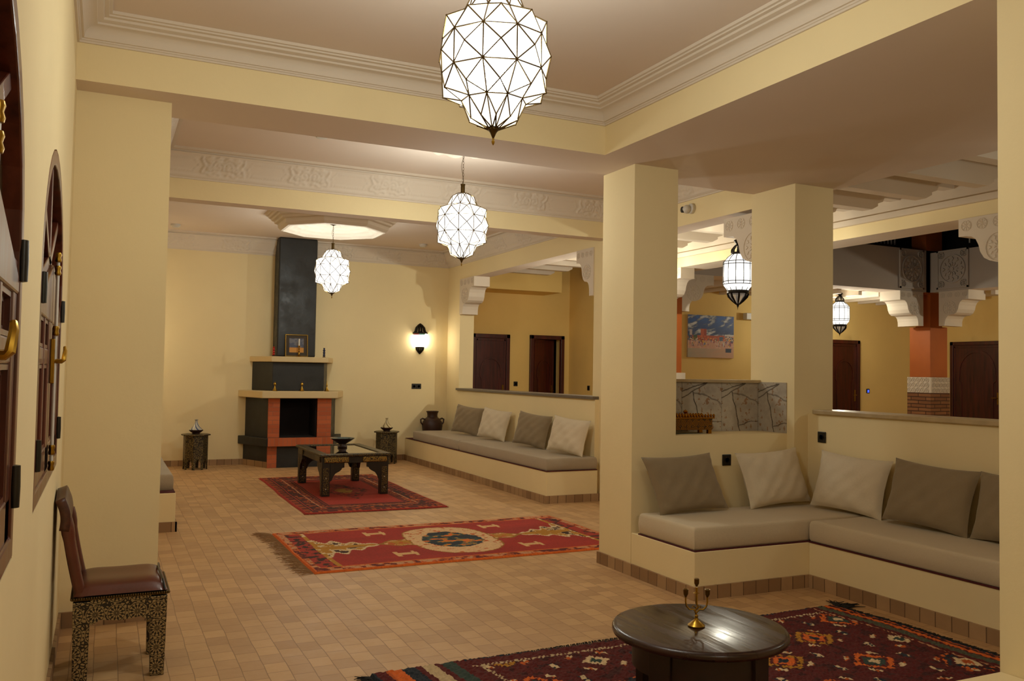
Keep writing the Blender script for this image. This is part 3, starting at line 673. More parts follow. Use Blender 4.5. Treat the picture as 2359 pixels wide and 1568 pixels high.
lantern((6.28,2.9,2.56),'added lit iron lantern in the near gallery, unseen on the right',.73,.55)  # extra lantern out of view, fill for the sofa side and soffit
lantern((14.2,7.6,2.56),'added lit iron lantern in the right gallery, unseen',.44,1.5)  # added out of view to light the right gallery and courtyard column
lantern((11.71,11.24,2.56),'lit iron lantern hanging in the far gallery above the dark door',.44)
# sconce
t=thing('wall_sconce','lit iron wall lamp with domed top on the far wall','wall lamp',(4.62,13.25,1.93))
G().lathe([(.085,.10),(.105,.09),(.12,0),(.105,-.09),(.06,-.12)],n=10,a0=PI,a1=2*PI,cap=False).build('glass_body','glows',t)
g=G()
for k in range(7):
    a=PI+PI*k/6; c_,s_=math.cos(a),math.sin(a); g.tube([(.12*c_,.12*s_,.10),(.085*c_,.085*s_,.13),(.07*c_,.07*s_,.19),(.03*c_,.03*s_,.235),(.004*c_,.004*s_,.26)],[.011,.013,.014,.013,.006],5)
g.lathe([(.125,.095),(.13,.102),(.11,.115)],n=12,a0=PI,a1=2*PI); g.lathe([(.03,.22),(.02,.24),(.001,.265)],n=12,a0=PI,a1=2*PI)
g.build('domed_top','iron',t,smooth=True)
g=G()
for k in range(7):
    a=PI+PI*k/6; c_,s_=math.cos(a),math.sin(a); g.tube([(.068*c_,.068*s_,-.12),(.06*c_,.06*s_,-.16),(.03*c_,.03*s_,-.20),(.004*c_,.004*s_,-.235)],[.009,.011,.010,.004],5)
g.lathe([(.07,-.115),(.074,-.125),(.06,-.13)],n=12,a0=PI,a1=2*PI); g.build('bottom_basket','iron',t,smooth=True)
G().lathe([(.113,.075),(.113,.10)],n=10,a0=PI,a1=1.35*PI,cap=False).build('red_glass_pane','red',t)
G().lathe([(.113,.075),(.113,.10)],n=10,a0=1.35*PI,a1=1.65*PI,cap=False).build('green_glass_pane','green',t)
B(-.03,.03,-.012,0,-.1,.14).build('wall_plate','iron',t)
# second sconce, added unseen behind pier for the glow on the far wall left
t=thing('wall_sconce','added lit iron wall lamp on the left wall, unseen behind the pier','wall lamp',(-.10,12.75,1.93),PI/2)
G().lathe([(.085,.10),(.105,.09),(.12,0),(.105,-.09),(.06,-.12)],n=10).build('glass_body','glows',t)
# dome
t=thing('ceiling_dome','octagonal stepped plaster dome ring around the farthest pendant lantern','ceiling dome',(2.58,10.80,0))
P8=[(.85,3.375),(.85,3.345),(.82,3.34),(.815,3.315),(.785,3.31),(.78,3.285),(.745,3.275),(.74,3.25),(.70,3.24),(.695,3.20),(.66,3.165),(.63,3.16)]
g=G(); g.lathe(P8+[(.625,3.165)],n=8,cap=False,a0=PI/8,a1=PI/8+2*PI); g.build('stepped_ring','plaster',t)
g=G(); N=128
def dh(a,z_): return 1
prof_=[(.625-.6*i/24,3.165+.13*math.sin(i/24*PI/2)) for i in range(25)]+[(.001,3.296)]
vs=[];fs=[]
for j,(rr,z) in enumerate(prof_):
    for i in range(N):
        a=2*PI*i/N; q=math.cos(PI/8)/math.cos(((a-PI/8)%(PI/4))-PI/8) if j<8 else 1
        qq=q*(1-j/8)+1*(j/8) if j<8 else 1
        rel=.012*max(0,math.cos(8*a))*math.sin(min(1,rr/.6)*PI)+ .008*(math.sin(rr*60)>0.3)*(abs(math.sin(4*a))>.25)
        vs.append((rr*qq/math.cos(PI/8)*.93*math.cos(a),rr*qq/math.cos(PI/8)*.93*math.sin(a),z-rel))
for j in range(len(prof_)-1):
    for i in range(N): fs.append((j*N+i,j*N+(i+1)%N,(j+1)*N+(i+1)%N,(j+1)*N+i))
g.add(vs,fs); g.build('carved_bowl','plaster',t,smooth=True,ang=60)
# ceiling rosette middle bay
t=thing('ceiling_rose','carved plaster ceiling rose above the middle pendant lantern','ceiling rose',(2.73,6.80,0))
g=G(); N=96; vs=[];fs=[]; NR=20
for j in range(NR+1):
    rr=.46*j/NR
    for i in range(N):
        a=2*PI*i/N; edge=1-.10*abs(math.sin(4*a))*(j/NR); h=.02+.012*math.sin(j*1.25)+.012*math.cos(12*a+j*.5)*(j>3)
        vs.append((rr*edge*math.cos(a),rr*edge*math.sin(a),3.372-(h if j<NR else 0)))
for j in range(NR):
    for i in range(N): fs.append((j*N+i,(j+1)*N+i,(j+1)*N+(i+1)%N,j*N+(i+1)%N))
g.add(vs,fs).build('relief_disc','plaster',t,smooth=True,ang=70)
# ================================================================== FIREPLACE
t=thing('fireplace','black plaster corner fireplace with red brick surround and tall chimney','fireplace',(0,0,0))
YW=13.249
def trap(g,xa,xb,yf,xc,xd,z0,z1,m=0,mf=None,ml=None):
    """front edge xa..xb at yf, back edge xc..xd at wall"""
    vs=[(xa,yf,z0),(xb,yf,z0),(xd,YW,z0),(xc,YW,z0),(xa,yf,z1),(xb,yf,z1),(xd,YW,z1),(xc,YW,z1)]
    g.add(vs,[(0,3,2,1),(4,5,6,7),(0,1,5,4),(1,2,6,5),(2,3,7,6),(3,0,4,7)],m)
g=G(); trap(g,2.155,3.04,12.67,1.90,3.28,.085,.31); g.build('lower_plinth','tadelakt',t)
g=G(); trap(g,2.15,3.045,12.665,1.895,3.285,0,.085); g.build('tile_foot','skirt',t)
B(2.15,2.28,12.645,12.70,0,.31).build('lower_brick_pier','redbrick',t); B(2.90,3.04,12.645,12.70,0,.31).build('lower_brick_pier','redbrick',t)
B(2.28,2.90,12.66,12.69,0,.31).build('lower_black_panel','tadelakt',t)
g=G(); trap(g,2.12,3.08,12.57,1.82,3.36,.31,.43); g.build('hearth_slab','tadelakt',t,bevel=.008)
g=G(); g.box(2.14,3.07,12.555,12.62,.315,.432); g.build('hearth_brick_edge','hearthbrick',t)
g=G() # middle body with real firebox opening
vs=[(2.155,12.67),(2.31,12.67),(2.31,13.15),(2.85,13.15),(2.85,12.67),(3.05,12.67),(3.26,YW),(1.92,YW)]
g.prism(vs,lambda a,b,c_:(a,b,c_),.43,1.0); g.build('body','tadelakt',t)
g=G(); g.box(2.312,2.848,13.13,13.148,.43,1.0); g.box(2.311,2.325,12.70,13.14,.43,1.0); g.box(2.835,2.849,12.70,13.14,.43,1.0); g.box(2.312,2.848,12.68,13.14,.43,.436); g.box(2.312,2.848,12.68,13.14,.985,1.0); g.build('firebox','blackint',t)
B(2.15,2.31,12.64,12.70,.43,1.0).build('brick_jamb','redbrick',t,bevel=.004); B(2.85,3.055,12.64,12.70,.43,1.0).build('brick_jamb','redbrick',t,bevel=.004)
g=G(); trap(g,2.04,3.12,12.54,1.81,3.38,1.0,1.10); g.build('lower_mantel','concrete',t,bevel=.01)
g=G(); trap(g,2.22,2.97,12.80,2.0,3.12,1.10,1.52); g.build('smoke_hood','tadelakt',t,bevel=.008)
g=G(); trap(g,2.185,3.01,12.70,1.96,3.21,1.52,1.60); g.build('upper_mantel','concrete',t,bevel=.01)
B(2.29,2.86,12.92,YW,1.60,3.372).build('chimney','tadelakt',t,bevel=.02)
# items on mantels
def gourd(x,y,z,lab,ball=True):
    t=thing('brass_candlestick',lab,'candlestick',(x,y,z),0,'brass candlesticks on the lower mantel')
    G().lathe([(.034,0),(.036,.006),(.026,.02),(.018,.04),(.008,.06),(.007,.075)],n=18).build('base','brass',t,smooth=True)
    if ball: G().lathe([(.006,.075),(.016,.085),(.022,.10),(.016,.117),(.004,.124),(.004,.134),(.001,.136)],n=16).build('bulb','brass',t,smooth=True)
    else: G().lathe([(.006,.075),(.014,.085),(.010,.1),(.005,.11),(.003,.155),(.001,.16)],n=16).build('spike','brass',t,smooth=True)
gourd(2.235,12.66,1.10,'brass candlestick at the left end of the lower mantel')
gourd(2.62,12.66,1.10,'brass candlestick in the middle of the lower mantel')
gourd(2.985,12.66,1.10,'pointed brass candlestick at the right end of the lower mantel',False)
def balls(x,y,z,mat,lab):
    t=thing('ball_candlestick',lab,'candlestick',(x,y,z),0,'lacquered ball candlesticks on the upper mantel')
    G().lathe([(.022,0),(.022,.01),(.012,.016)],n=14).build('base','clay',t,smooth=True)
    g=G()
    for k in range(3): g.ball((0,0,.034+.034*k),.019,n=14)
    g.build('ball_stem',mat,t,smooth=True)
    G().lathe([(.006,.118),(.014,.128),(.014,.14),(.010,.14)],n=12).build('cup',mat,t,smooth=True)
balls(2.225,12.78,1.60,'red','red ball-stemmed candlestick left of the framed picture')
balls(2.96,12.78,1.60,'blue','dark blue ball-stemmed candlestick on the right end of the upper mantel')
t=thing('brass_candle_holder','brass candle holder with white candle before the framed picture','candlestick',(2.585,12.76,1.60))
G().lathe([(.045,0),(.046,.006),(.02,.014),(.009,.03),(.013,.05),(.007,.065),(.014,.085),(.006,.10),(.013,.12),(.006,.135),(.017,.155),(.017,.165),(.013,.165)],n=18).build('holder','brass',t,smooth=True)
G().lathe([(.010,.160),(.010,.262),(.004,.266)],n=12).build('candle','candle',t,smooth=True)
# framed picture leaning on chimney
t=thing('framed_picture','small gold framed picture of blue sky and orange ground on the mantel','picture',(2.572,12.872,1.60)); t.rotation_euler=(-.10,0,0)
g=G(); g.box(-.165,.165,.0,.02,0,.33); g.build('mount','#'and plain('brown_mount','#3d3020',.7),t)
g=G(); ring_prism(g,[(-.168,0),(.168,0),(.168,.335),(-.168,.335)],[(-.150,.018),(.150,.018),(.150,.317),(-.150,.317)],lambda a,b,c_:(a,c_,b),-.012,.018); g.build('gold_frame',plain('gilt_frame','#7a5c22',.4,.8,.3,120),t,bevel=.003)
def pic(a,b):
    if b<.33: return lin('#c98a2e')
    if b<.37: return lin('#8a5a2a')
    n=fbm(a*4,b*5); return lin('#4a4f63') if n<.5 else lin('#6b6a72')
G().grid(30,30,lambda a,b:(-.105+.21*a,-.003,.065+.21*b),0,pic).build('painted_scene',attr_mat('small_painting',.6,0),t)
# ================================================================== SIDE TABLES + TAGINES
inl_s=inlay_fine('fine_brass_inlay',46,'#86754c','#15110c',.5,.7)
def side_table(x,y,lab,rz):
    t=thing('side_table',lab,'side table',(x,y,0),rz,'octagonal inlaid side tables')
    H=.47; r_=.165; n=8
    g=G(); g.lathe([(.190,H),(.198,H+.005),(.198,H+.016),(.190,H+.02)],n=8,a0=PI/8,a1=2*PI+PI/8); g.build('tabletop',inl_s,t,bevel=.002)
    g=G(); s=2*r_*math.sin(PI/8); ap=r_*math.cos(PI/8)
    g2=G()
    for k in range(8):
        a=2*PI*k/8; c_,sn=math.cos(a),math.sin(a)
        hw=s/2
        pts=[(-hw,0),(-hw+.022,0),(-hw+.024,.06),(-hw+.03,.10),(-.012,.135),(0,.155),(.012,.135),(hw-.03,.10),(hw-.024,.06),(hw-.022,0),(hw,0),(hw,H),(-hw,H)]
        g.prism(pts,lambda u_,v_,w_:((ap+w_)*c_-u_*sn,(ap+w_)*sn+u_*c_,v_),-.012,0)
    g.build('panelled_body',inl_s,t)
    return t
side_table(1.20,12.84,'octagonal inlaid side table left of the fireplace with blue tagine',.15)
side_table(3.97,12.84,'octagonal inlaid side table right of the fireplace, beside the far sofa',.3)
def tagine(x,y,lab,c1,c2):
    t=thing('tagine',lab,'tagine',(x,y,.49),.3)
    G().lathe([(.05,0),(.055,.008),(.05,.016),(.075,.03),(.095,.05),(.096,.056),(.088,.056)],n=24).build('dish','clay',t,smooth=True)
    tt=NT('painted_glaze_'+c2[1:]); p=tt.coord(); sx=tt.node('ShaderNodeSeparateXYZ'); tt.l(p,sx.inputs[0])
    th=tt.math('ARCTAN2',sx.outputs[1],sx.outputs[0]); m1=tt.math('GREATER_THAN',tt.math('COSINE',tt.math('ADD',tt.math('MULTIPLY',th,6),tt.math('MULTIPLY',sx.outputs[2],60))),.62)
    tt.color(tt.mix(m1,lin4(c1),lin4(c2))).set(rough=.15,coat=.6)
    G().lathe([(.084,.056),(.088,.06),(.065,.085),(.042,.11),(.027,.14),(.018,.165),(.016,.18),(.02,.195),(.026,.20),(.02,.203)],n=28).build('conical_lid',tt.m,t,smooth=True)
tagine(1.20,12.83,'blue and white tagine on the left side table','#b3b2aa','#3a4f7a')
tagine(3.965,12.83,'cream and brown tagine on the right side table','#c2b690','#6a5a34')
# ================================================================== COFFEE TABLE
inl_c=inlay_fine('coffee_table_inlay',60,'#84703f','#120e09',.55,.7); inl_b=inlay_fine('bright_brass_inlay',80,'#b89848','#1a140a',.5,1.); drk=wood('black_brown_wood','#0c0906','#1d1610',.4)
t=thing('coffee_table','low black inlaid coffee table with glass top on the red rug','coffee table',(2.60,10.20,0.0145))
hx,hy=.385,.66; HT_=.455
for sx_ in (-1,1):
    for sy_ in (-1,1):
        x,y=sx_*(hx-.05),sy_*(hy-.05)
        o=B(x-.045,x+.045,y-.045,y+.045,0,HT_-.02).build('leg',drk,t,bevel=.004)
        g=G(); g.box(x-.032,x+.032,y-.0475,y-.0445,.02,HT_-.14); g.box(x+sx_*.0445-.0015,x+sx_*.0445+.003*sx_,y-.032,y+.032,.02,HT_-.14) if sx_>0 else g.box(x-.0475,x-.0445,y-.032,y+.032,.02,HT_-.14)
        g.build('inlaid_face',inl_c,o)
        g=G()
        for zz in (.08,.20): g.ball((x,y-.047,zz),.006,n=8)
        g.build('stud','whitep',o)
# aprons with shaped spandrels
sp=[(0,0),(0,-.20),(.02,-.19),(.035,-.15),(.06,-.115),(.10,-.095),(.125,-.075),(.135,-.055),(.16,-.05),(.16,0)]
for ax,sgn in (('x',-1),('x',1),('y',-1),('y',1)):
    g=G(); L=(hx if ax=='x' else hy)-.095
    pts=[(-L,0)]+[(-L+a,b-.07) for a,b in sp[1:-1]]+[(-L+.16,-.07),(L-.16,-.07)]+[(L-a,b-.07) for a,b in reversed(sp[1:-1])]+[(L,0)]
    if ax=='x': fn=lambda a,b,w_:(a,sgn*(hy-.02)+w_,HT_-.02+b)
    else: fn=lambda a,b,w_:(sgn*(hx-.02)+w_,a,HT_-.02+b)
    o=g.prism(pts,fn,-.015,.015).build('apron',drk,t)
    if ax=='x' and sgn<0:
        for q in (-1,1): B(q*.22-.14,q*.22+.14,-hy-.012,-hy+.01,HT_-.085,HT_-.02).build('brass_cartouche',inl_b,o,bevel=.015,seg=3)
    if ax=='y' and sgn<0:
        for q in (-1,1): B(-hx-.012,-hx+.01,q*.46-.12,q*.46+.12,HT_-.085,HT_-.02).build('brass_cartouche',inl_c,o,bevel=.015,seg=3)
g=G(); ring_prism(g,[(-hx-.02,-hy-.02),(hx+.02,-hy-.02),(hx+.02,hy+.02),(-hx-.02,hy+.02)],[(-hx+.08,-hy+.08),(hx-.08,-hy+.08),(hx-.08,hy-.08),(-hx+.08,hy-.08)],lambda a,b,c_:(a,b,c_),HT_-.02,HT_+.012)
g.build('top_frame',inl_c,t,bevel=.008)
B(-hx+.078,hx-.078,-hy+.078,hy-.078,HT_-.015,HT_+.003).build('glass_panel','tglass',t)
# bowl
t=thing('footed_bowl','brown footed bowl with blue glazed inside on the coffee table','bowl',(2.665,10.42,.474))
bp=NT('blue_glaze'); bp.color(bp.mix(bp.noise(bp.coord(),14),lin4('#1c3038'),lin4('#4c6a6c'))).set(rough=.15,coat=.7)
g=G(); g.lathe([(.055,0),(.06,.01),(.045,.03),(.045,.045),(.075,.065),(.115,.09),(.145,.112),(.148,.116)],n=36,cap=False); g.build('outside','clay',t,smooth=True)
g=G(); g.lathe([(.148,.116),(.14,.113),(.10,.094),(.05,.078),(.001,.074)],n=36,cap=False); g.build('glazed_inside',bp.m,t,smooth=True)
# ================================================================== RUGS
RN=np.random.RandomState(11)
def C(h): return np.array(lin(h))
pal={k:C(v) for k,v in dict(red='#8a1d14',dred='#5c120c',red2='#a02c1c',rb='#8a2418',or_='#b85518',or2='#d4641c',pink='#c08a62',cream='#d6bc92',navy='#1a2430',teal='#2e4038',brown='#3a1a10',gold='#b07a1c',mar='#560c08',mar2='#3e0806',dorg='#8f3410',grey='#4d4f3c').items()}
def jit(c,a=.12): return tuple(np.clip(c*(1+RN.uniform(-a,a)),0,1))
def rug_mesh(Wx,Wy,nx,ny,colfn,mat,wav=.0,thk=.012,rough=.0,curve=None,skip=None):
    g=G(); zj=RN.rand(ny+1,nx+1)*rough
    def fn(a,b):
        i,j=int(round(a*nx)),int(round(b*ny)); x=a*Wx; y=b*Wy
        ex=wav*(math.sin(b*9+1)*.5+math.sin(b*23)*.25); ey=wav*(math.sin(a*7)*.6+math.sin(a*19+2)*.25)
        if curve: x,y=curve(a,b,x,y)
        ed=0 if (i in(0,nx) or j in (0,ny)) else 1
        return (x+ex,y+ey,thk*ed+zj[j,i]*ed+.001)
    g.grid(nx,ny,fn,0,lambda a,b:jit(colfn(a*Wx,b*Wy)))
    return g.build
def fringe(parent,pts,dirv,length,n,mat,spread=.4,rad=.0022,name='fringe'):
    g=G(); pts=[Vector(p) for p in pts]; 
    for k in range(n):
        s=k/(n-1)*(len(pts)-1); i=min(int(s),len(pts)-2); p=pts[i].lerp(pts[i+1],s-i)
        d=Vector(dirv).normalized(); q=Vector((-d.y,d.x,0)); L_=length*RN.uniform(.6,1.15); sw=RN.uniform(-spread,spread)
        a=p; b=p+d*L_*.5+q*L_*sw*.3+Vector((0,0,.006)); c_=p+d*L_+q*L_*sw+Vector((0,0,RN.uniform(0,.005)))
        g.tube([a,b,c_],[rad,rad,rad*.5],4)
    return g.build(name,mat,parent)
rugmat=attr_mat('wool_pile',.95,.5,300)
# --- rug 1 (under coffee table) 1.5 x 2.95
def rug1(x,y):
    W_,L_=1.5,2.95; ex=min(x,W_-x); ey=min(y,L_-y); e=min(ex,ey*.75)
    s=x if ey*.75<ex else y
    if e<.03: return pal['red2']
    if e<.09: return pal['dred'] if (math.sin(s*90)+math.sin(s*37))<.2 else pal['or_']*.8
    if e<.105: return pal['brown']
    if e<.125: return pal['red2']
    if e<.135: return pal['brown']
    if e<.23:
        n=fbm(x*26,y*26); return pal['brown'] if n<.45 else (pal['dred'] if n<.62 else pal['or_'])
    if e<.245: return pal['pink'] if fbm(x*30,y*30)>.35 else pal['red2']
    if e<.30: return pal['dred'] if fbm(x*40,y*40)<.55 else pal['or_']*.8
    if e<.315: return pal['brown']
    if e<.335: return pal['red']
    if e<.345: return pal['brown']
    dx,dy=(x-W_/2),(y-L_/2); q=abs(dx)/.33+abs(dy)/.75
    if q<.35: return pal['gold']*.8 if fbm(x*20,y*20)>.45 else pal['dorg']
    if q<.9:
        n=vn(x*32,y*32); return pal['brown'] if n<.3 else (pal['or_']*.8 if n>.8 else pal['red'])
    return pal['red2']
o=rug_mesh(1.5,2.95,100,180,rug1,rugmat,.012)( 'rug',rugmat); o.location=(1.81,8.50,0.0005); o.rotation_euler=(0,0,math.radians(-.8))
tag(o,'red patterned rug under the coffee table by the fireplace','rug')
fringe(o,[(0,0,.004),(1.5,0,.004)],(0,-1,0),.035,150,'red' and plain('red_fringe','#7c1a14',.95),.5)
fringe(o,[(0,2.95,.004),(1.5,2.95,.004)],(0,1,0),.03,110,bpy.data.materials['red_fringe'],.5)
# --- rug 2 : runner 2.62 x 1.55
def rug2(x,y):
    L_,W_=2.70,1.56; ex=min(x,L_-x); ey=min(y,W_-y)
    X=abs(x-L_/2); Yy=abs(y-W_/2); n=fbm(x*22,y*22); wob=.03*(fbm(x*9,y*9)-.5)
    if ey<.02 or ex<.02: return pal['or2']
    if ey<.11 or ex<.07:
        return pal['pink'] if n>.55 else (pal['dred'] if n<.42 else pal['or_'])
    if ey<.13: return pal['or2']*.9
    if ex<.20: return pal['red2'] if n>.45 else pal['brown']
    if ex<.235: return pal['gold'] if n>.4 else pal['cream']
    # medallion: lobed cream, x half .48, y half .55
    XX=X+wob; YY=Yy+wob
    main=(XX/.37)**2.4+(YY/.56)**2.8
    if (XX/.25)**2+(YY/.33)**2+.35*(fbm(x*12+9,y*12)-.5)<1:
        m=fbm(x*17+3,y*17); return pal['navy'] if m<.5 else (pal['teal']*1.6 if m<.6 else (pal['gold'] if m<.68 else pal['or2']))
    if main<1:
        return pal['gold']*.7 if .93<main else (pal['or_'] if n>.68 else pal['cream']*np.array((1.,.84,.74)))
    # side lobes along x
    if .2<XX<.66:
        hh=.27*max(0,1-(XX-.2)/.46)**.75*(.82+.18*math.cos((XX-.3)*30))
        if YY<hh:
            if YY>hh-.03: return pal['gold']*.7
            if YY<.07 and XX<.56: return pal['gold'] if n>.42 else pal['or_']
            return pal['cream']*np.array((1.,.82,.7)) if n<.66 else pal['or_']
    sp_=ex-.235
    if 0<=sp_<.50:
        hh=.36*(1-sp_/.50)**.8*(.8+.2*math.cos(sp_*42))
        if YY<hh:
            m=fbm(x*15+2,y*15+8)
            if YY>hh-.035: return pal['cream']
            if YY<.05: return pal['gold']
            return pal['gold'] if m>.56 else (pal['brown'] if m<.42 else pal['cream']*.95)
    for cx_,cy_ in ((.80,.36),(.80,1.22),(1.88,.36),(1.88,1.22)):
        dx,dy=x-cx_,y-cy_
        if (abs(dx)<.09 and abs(dy)<.035) or (abs(abs(dx)-.07)<.015 and abs(dy)<.085) : return pal['cream']*np.array((1,.8,.6))
    return pal['rb']*(1+.45*(fbm(x*1.5,y*5)-.3))*np.array((1.25,1.,1.))
o=rug_mesh(2.70,1.56,220,130,rug2,rugmat,.010)('rug',rugmat); o.location=(1.36,6.02,.0005); o.rotation_euler=(0,0,math.radians(.6))
tag(o,'long red runner rug with cream medallion in the middle of the floor','rug')
ff=plain('tan_fringe','#94714c',.95)
fringe(o,[(0,.02,.004),(0,1.54,.004)],(-1,.05,0),.13,110,ff,.9,.003)
fringe(o,[(0,1.5,.004),(0,1.58,.004)],(-1,.3,0),.16,12,ff,.5,.003,'corner_tassel')
# --- rug 3 near : 2.95 x 2.3
MOT=[]
def motif_field(x,y):
    # rows of stepped diamonds
    cw,ch=.42,.40; i=math.floor(x/cw); j=math.floor(y/ch+.5*(i%2)); cx=(i+.5)*cw; cy=(j+.5-.5*(i%2))*ch
    dx,dy=abs(x-cx)/cw,abs(y-cy)/ch; q=int((dx+dy)*22); h=((i*7+j*13)%5)
    sets=[('or_','cream','navy','mar','or2'),('cream','teal','or2','mar','navy'),('or2','navy','cream','or_','mar'),('teal','cream','mar','or2','cream'),('navy','or2','gold','cream','mar')][h]
    if q<2: return pal[sets[0]]
    if q<4: return pal[sets[1]]
    if q<5: return pal['mar']
    if q<7: return pal[sets[2]] if vn(x*60,y*60)>.25 else pal['mar2']
    if q<8 and h%2==0: return pal[sets[4]] if vn(x*50,y*50)>.45 else pal['mar2']
    if q in(9,10) and abs(dx-dy)<.10: return pal['cream'] if vn(x*70,y*70)>.4 else pal['or_']
    if dx>.42 and dy>.40: return pal['cream'] if vn(x*60,y*60)>.5 else pal['navy']
    return pal['mar'] if vn(x*30,y*30)>.3 else pal['mar2']
STR=[(.03,'navy'),(.10,'mar'),(.115,'or_'),(.20,'or2'),(.235,'navy'),(.30,'navy'),(.345,'mar'),(.43,'cream'),(.475,'mar'),(.56,'teal'),(.64,'mar')]
def rug3(x,y):
    L_=2.98
    if x<.64*.75:
        for b,c_ in STR:
            if x<b*.75: return pal[c_]*(1 if c_!='cream' else .8)
    xr=L_-x
    for b,c_ in ((.02,'navy'),(.035,'or_'),(.05,'mar2'),(.09,'or2'),(.10,'mar'),(.15,'grey'),(.19,'mar'),(.20,'pink'),(.21,'mar')):
        if xr<b: return pal[c_]
    if 1.66-y<.03: return pal['navy'] if (x*30)%1<.5 else pal['mar2']
    if 1.66-y<.10: return pal['mar']
    if abs(1.66-y-.12)<.012 or abs(x-.52)<.012: return pal['cream']*.8 if (x*40+y*40)%1<.55 else pal['mar']
    return motif_field(x,y)
def wobble(a,b,x,y): return (x+.03*(1-b)*a+.012*math.sin(b*11), y+.018*math.sin(a*8+1)*b)
o=rug_mesh(2.98,1.66,270,130,rug3,rugmat,.0,.012,.008,wobble)('rug',rugmat); o.location=(1.22,2.26,.0005); o.rotation_euler=(0,0,math.radians(1.8))
tag(o,'dark maroon knotted rug with diamond motifs under the round table','rug')
bf=plain('black_fringe','#0b0a0c',.95)
fringe(o,[(2.98+.03*(1-b)+.012*math.sin(b*11),1.66*b,.004) for b in [k/20 for k in range(21)]],(1,.1,0),.05,520,bf,.7,.003)
fringe(o,[(.012*math.sin(b*11),1.66*b,.004) for b in [k/20 for k in range(21)]],(-1,.1,0),.07,420,bf,.6,.003)
fringe(o,[(2.98,1.58,.004),(2.97,1.67,.004)],(.8,.5,0),.14,40,bf,.8,.004,'corner_tassel')
fringe(o,[(.1,1.66,.004),(2.9,1.67,.004)],(0,1,0),.016,300,bf,.8,.003,'side_tufts')
# ================================================================== ROUND TABLE + CANDELABRA
t=thing('round_table','low dark round wooden table with glossy top on the maroon rug','table',(2.215,2.86,.024))
g=G(); R_=.352; g.lathe([(R_-.03,.345),(R_-.005,.352),(R_,.362),(R_,.372),(R_-.006,.381),(R_-.02,.384),(.001,.384)],n=72)
tw=NT('glossy_table_top'); p=tw.coord(); m=tw.node('ShaderNodeMapping'); m.inputs['Rotation'].default_value=(0,0,.12); m.inputs['Scale'].default_value=(15,1.6,1); tw.l(p,m.inputs[0]); n=tw.noise(m.outputs[0],1,4,.55); n2=tw.noise(p,5,3)
tw.color(tw.ramp(n,[(.3,lin4('#190a09')),(.7,lin4('#2f1412'))])).set(rough=tw.ramp(n,[(.38,(.13,.13,.13)),(.62,(.34,.34,.34))]),spec=.6); tw.bump(n,.22,.01)
g.build('tabletop',tw.m,t,smooth=True,ang=50)
g=G(); g.lathe([(.262,.23),(.27,.23),(.27,.346),(.262,.346)],n=48,cap=False); g.lathe([(.25,.346),(.25,.23),(.262,.23)],n=48,cap=False); g.build('apron','darkwood',t,smooth=True,ang=30)
for a in (20,110,200,290):
    a=math.radians(a); x,y=.262*math.cos(a),.262*math.sin(a)
    g=G(); g.prism([(-.05,.345),(.05,.345),(.045,.1),(.04,0),(-.04,0),(-.045,.1)],lambda u_,v_,w_:(x-u_*math.sin(a)+w_*math.cos(a),y+u_*math.cos(a)+w_*math.sin(a),v_),-.02,.02); g.build('leg','darkwood',t,bevel=.004)
t=thing('candelabra','small three-armed brass candelabra on the round table','candelabra',(2.20,2.86,.409),-.43)
G().lathe([(.034,0),(.035,.004),(.026,.012),(.010,.024),(.006,.034),(.008,.04),(.004,.046)],n=24).build('base','brass',t,smooth=True)
def cup(g,x,z): g.lathe([(.004,z-.012),(.006,z-.006),(.010,z),(.0105,z+.018),(.0115,z+.02),(.009,z+.02),(.008,z+.004)],(x,0,0),n=12)
g=G(); g.tube([(0,0,.044),(-.006,0,.06),(.006,0,.075),(0,0,.09),(0,0,.155)],[.004,.004,.004,.005,.005],8); g.lathe([(.004,.128),(.014,.132),(.005,.137)],n=14); cup(g,0,.17); g.build('centre_stem','brass',t,smooth=True)
for s in (-1,1):
    g=G(); g.tube([(0,0,.052),(s*.012,0,.066),(s*.028,0,.066),(s*.040,0,.078),(s*.044,0,.095),(s*.044,0,.115)],.0035,8); cup(g,s*.044,.127); g.tube([(0,0,.07),(s*.014,0,.08),(s*.018,0,.072)],.0025,6); g.build('arm','brass',t,smooth=True)
# ================================================================== CHAIR
inl_ch=inlay('chair_silver_inlay',11.5,'#b09f78','#1a140c',.4,1.0)
t=thing('carved_chair','moroccan side chair with brown leather seat and metal inlay against left wall','chair',(.105,4.52,0))
cx_,cy_=.195,.20; ZS=.385
for sx_ in (-1,1):
    for sy_ in (-1,1):
        x,y=sx_*(cx_-.035),sy_*(cy_-.035)
        g=G(); g.add([(x+a*.030,y+b*.030,0) for a,b in ((-1,-1),(1,-1),(1,1),(-1,1))]+[(x+a*.036,y+b*.036,ZS-.02) for a,b in ((-1,-1),(1,-1),(1,1),(-1,1))],[(0,3,2,1),(4,5,6,7),(0,1,5,4),(1,2,6,5),(2,3,7,6),(3,0,4,7)])
        g.build('leg',inl_ch,t,bevel=.003)
for sy_ in (-1,1):
    pts=[(-cx_+.07,ZS-.01),(-cx_+.07,ZS-.12),(-cx_+.075,ZS-.125),(-.08,ZS-.105),(0,ZS-.115),(.08,ZS-.105),(cx_-.075,ZS-.125),(cx_-.07,ZS-.12),(cx_-.07,ZS-.01)]
    G().prism(pts,lambda a,b,w_:(a,sy_*(cy_-.012)+w_,b),-.012,.012).build('apron',inl_ch,t)
for sx_ in (-1,1):
    pts=[(-cy_+.07,ZS-.01),(-cy_+.07,ZS-.12),(0,ZS-.105),(cy_-.07,ZS-.12),(cy_-.07,ZS-.01)]
    G().prism(pts,lambda a,b,w_:(sx_*(cx_-.012)+w_,a,b),-.012,.012).build('apron',inl_ch,t)
g=G()
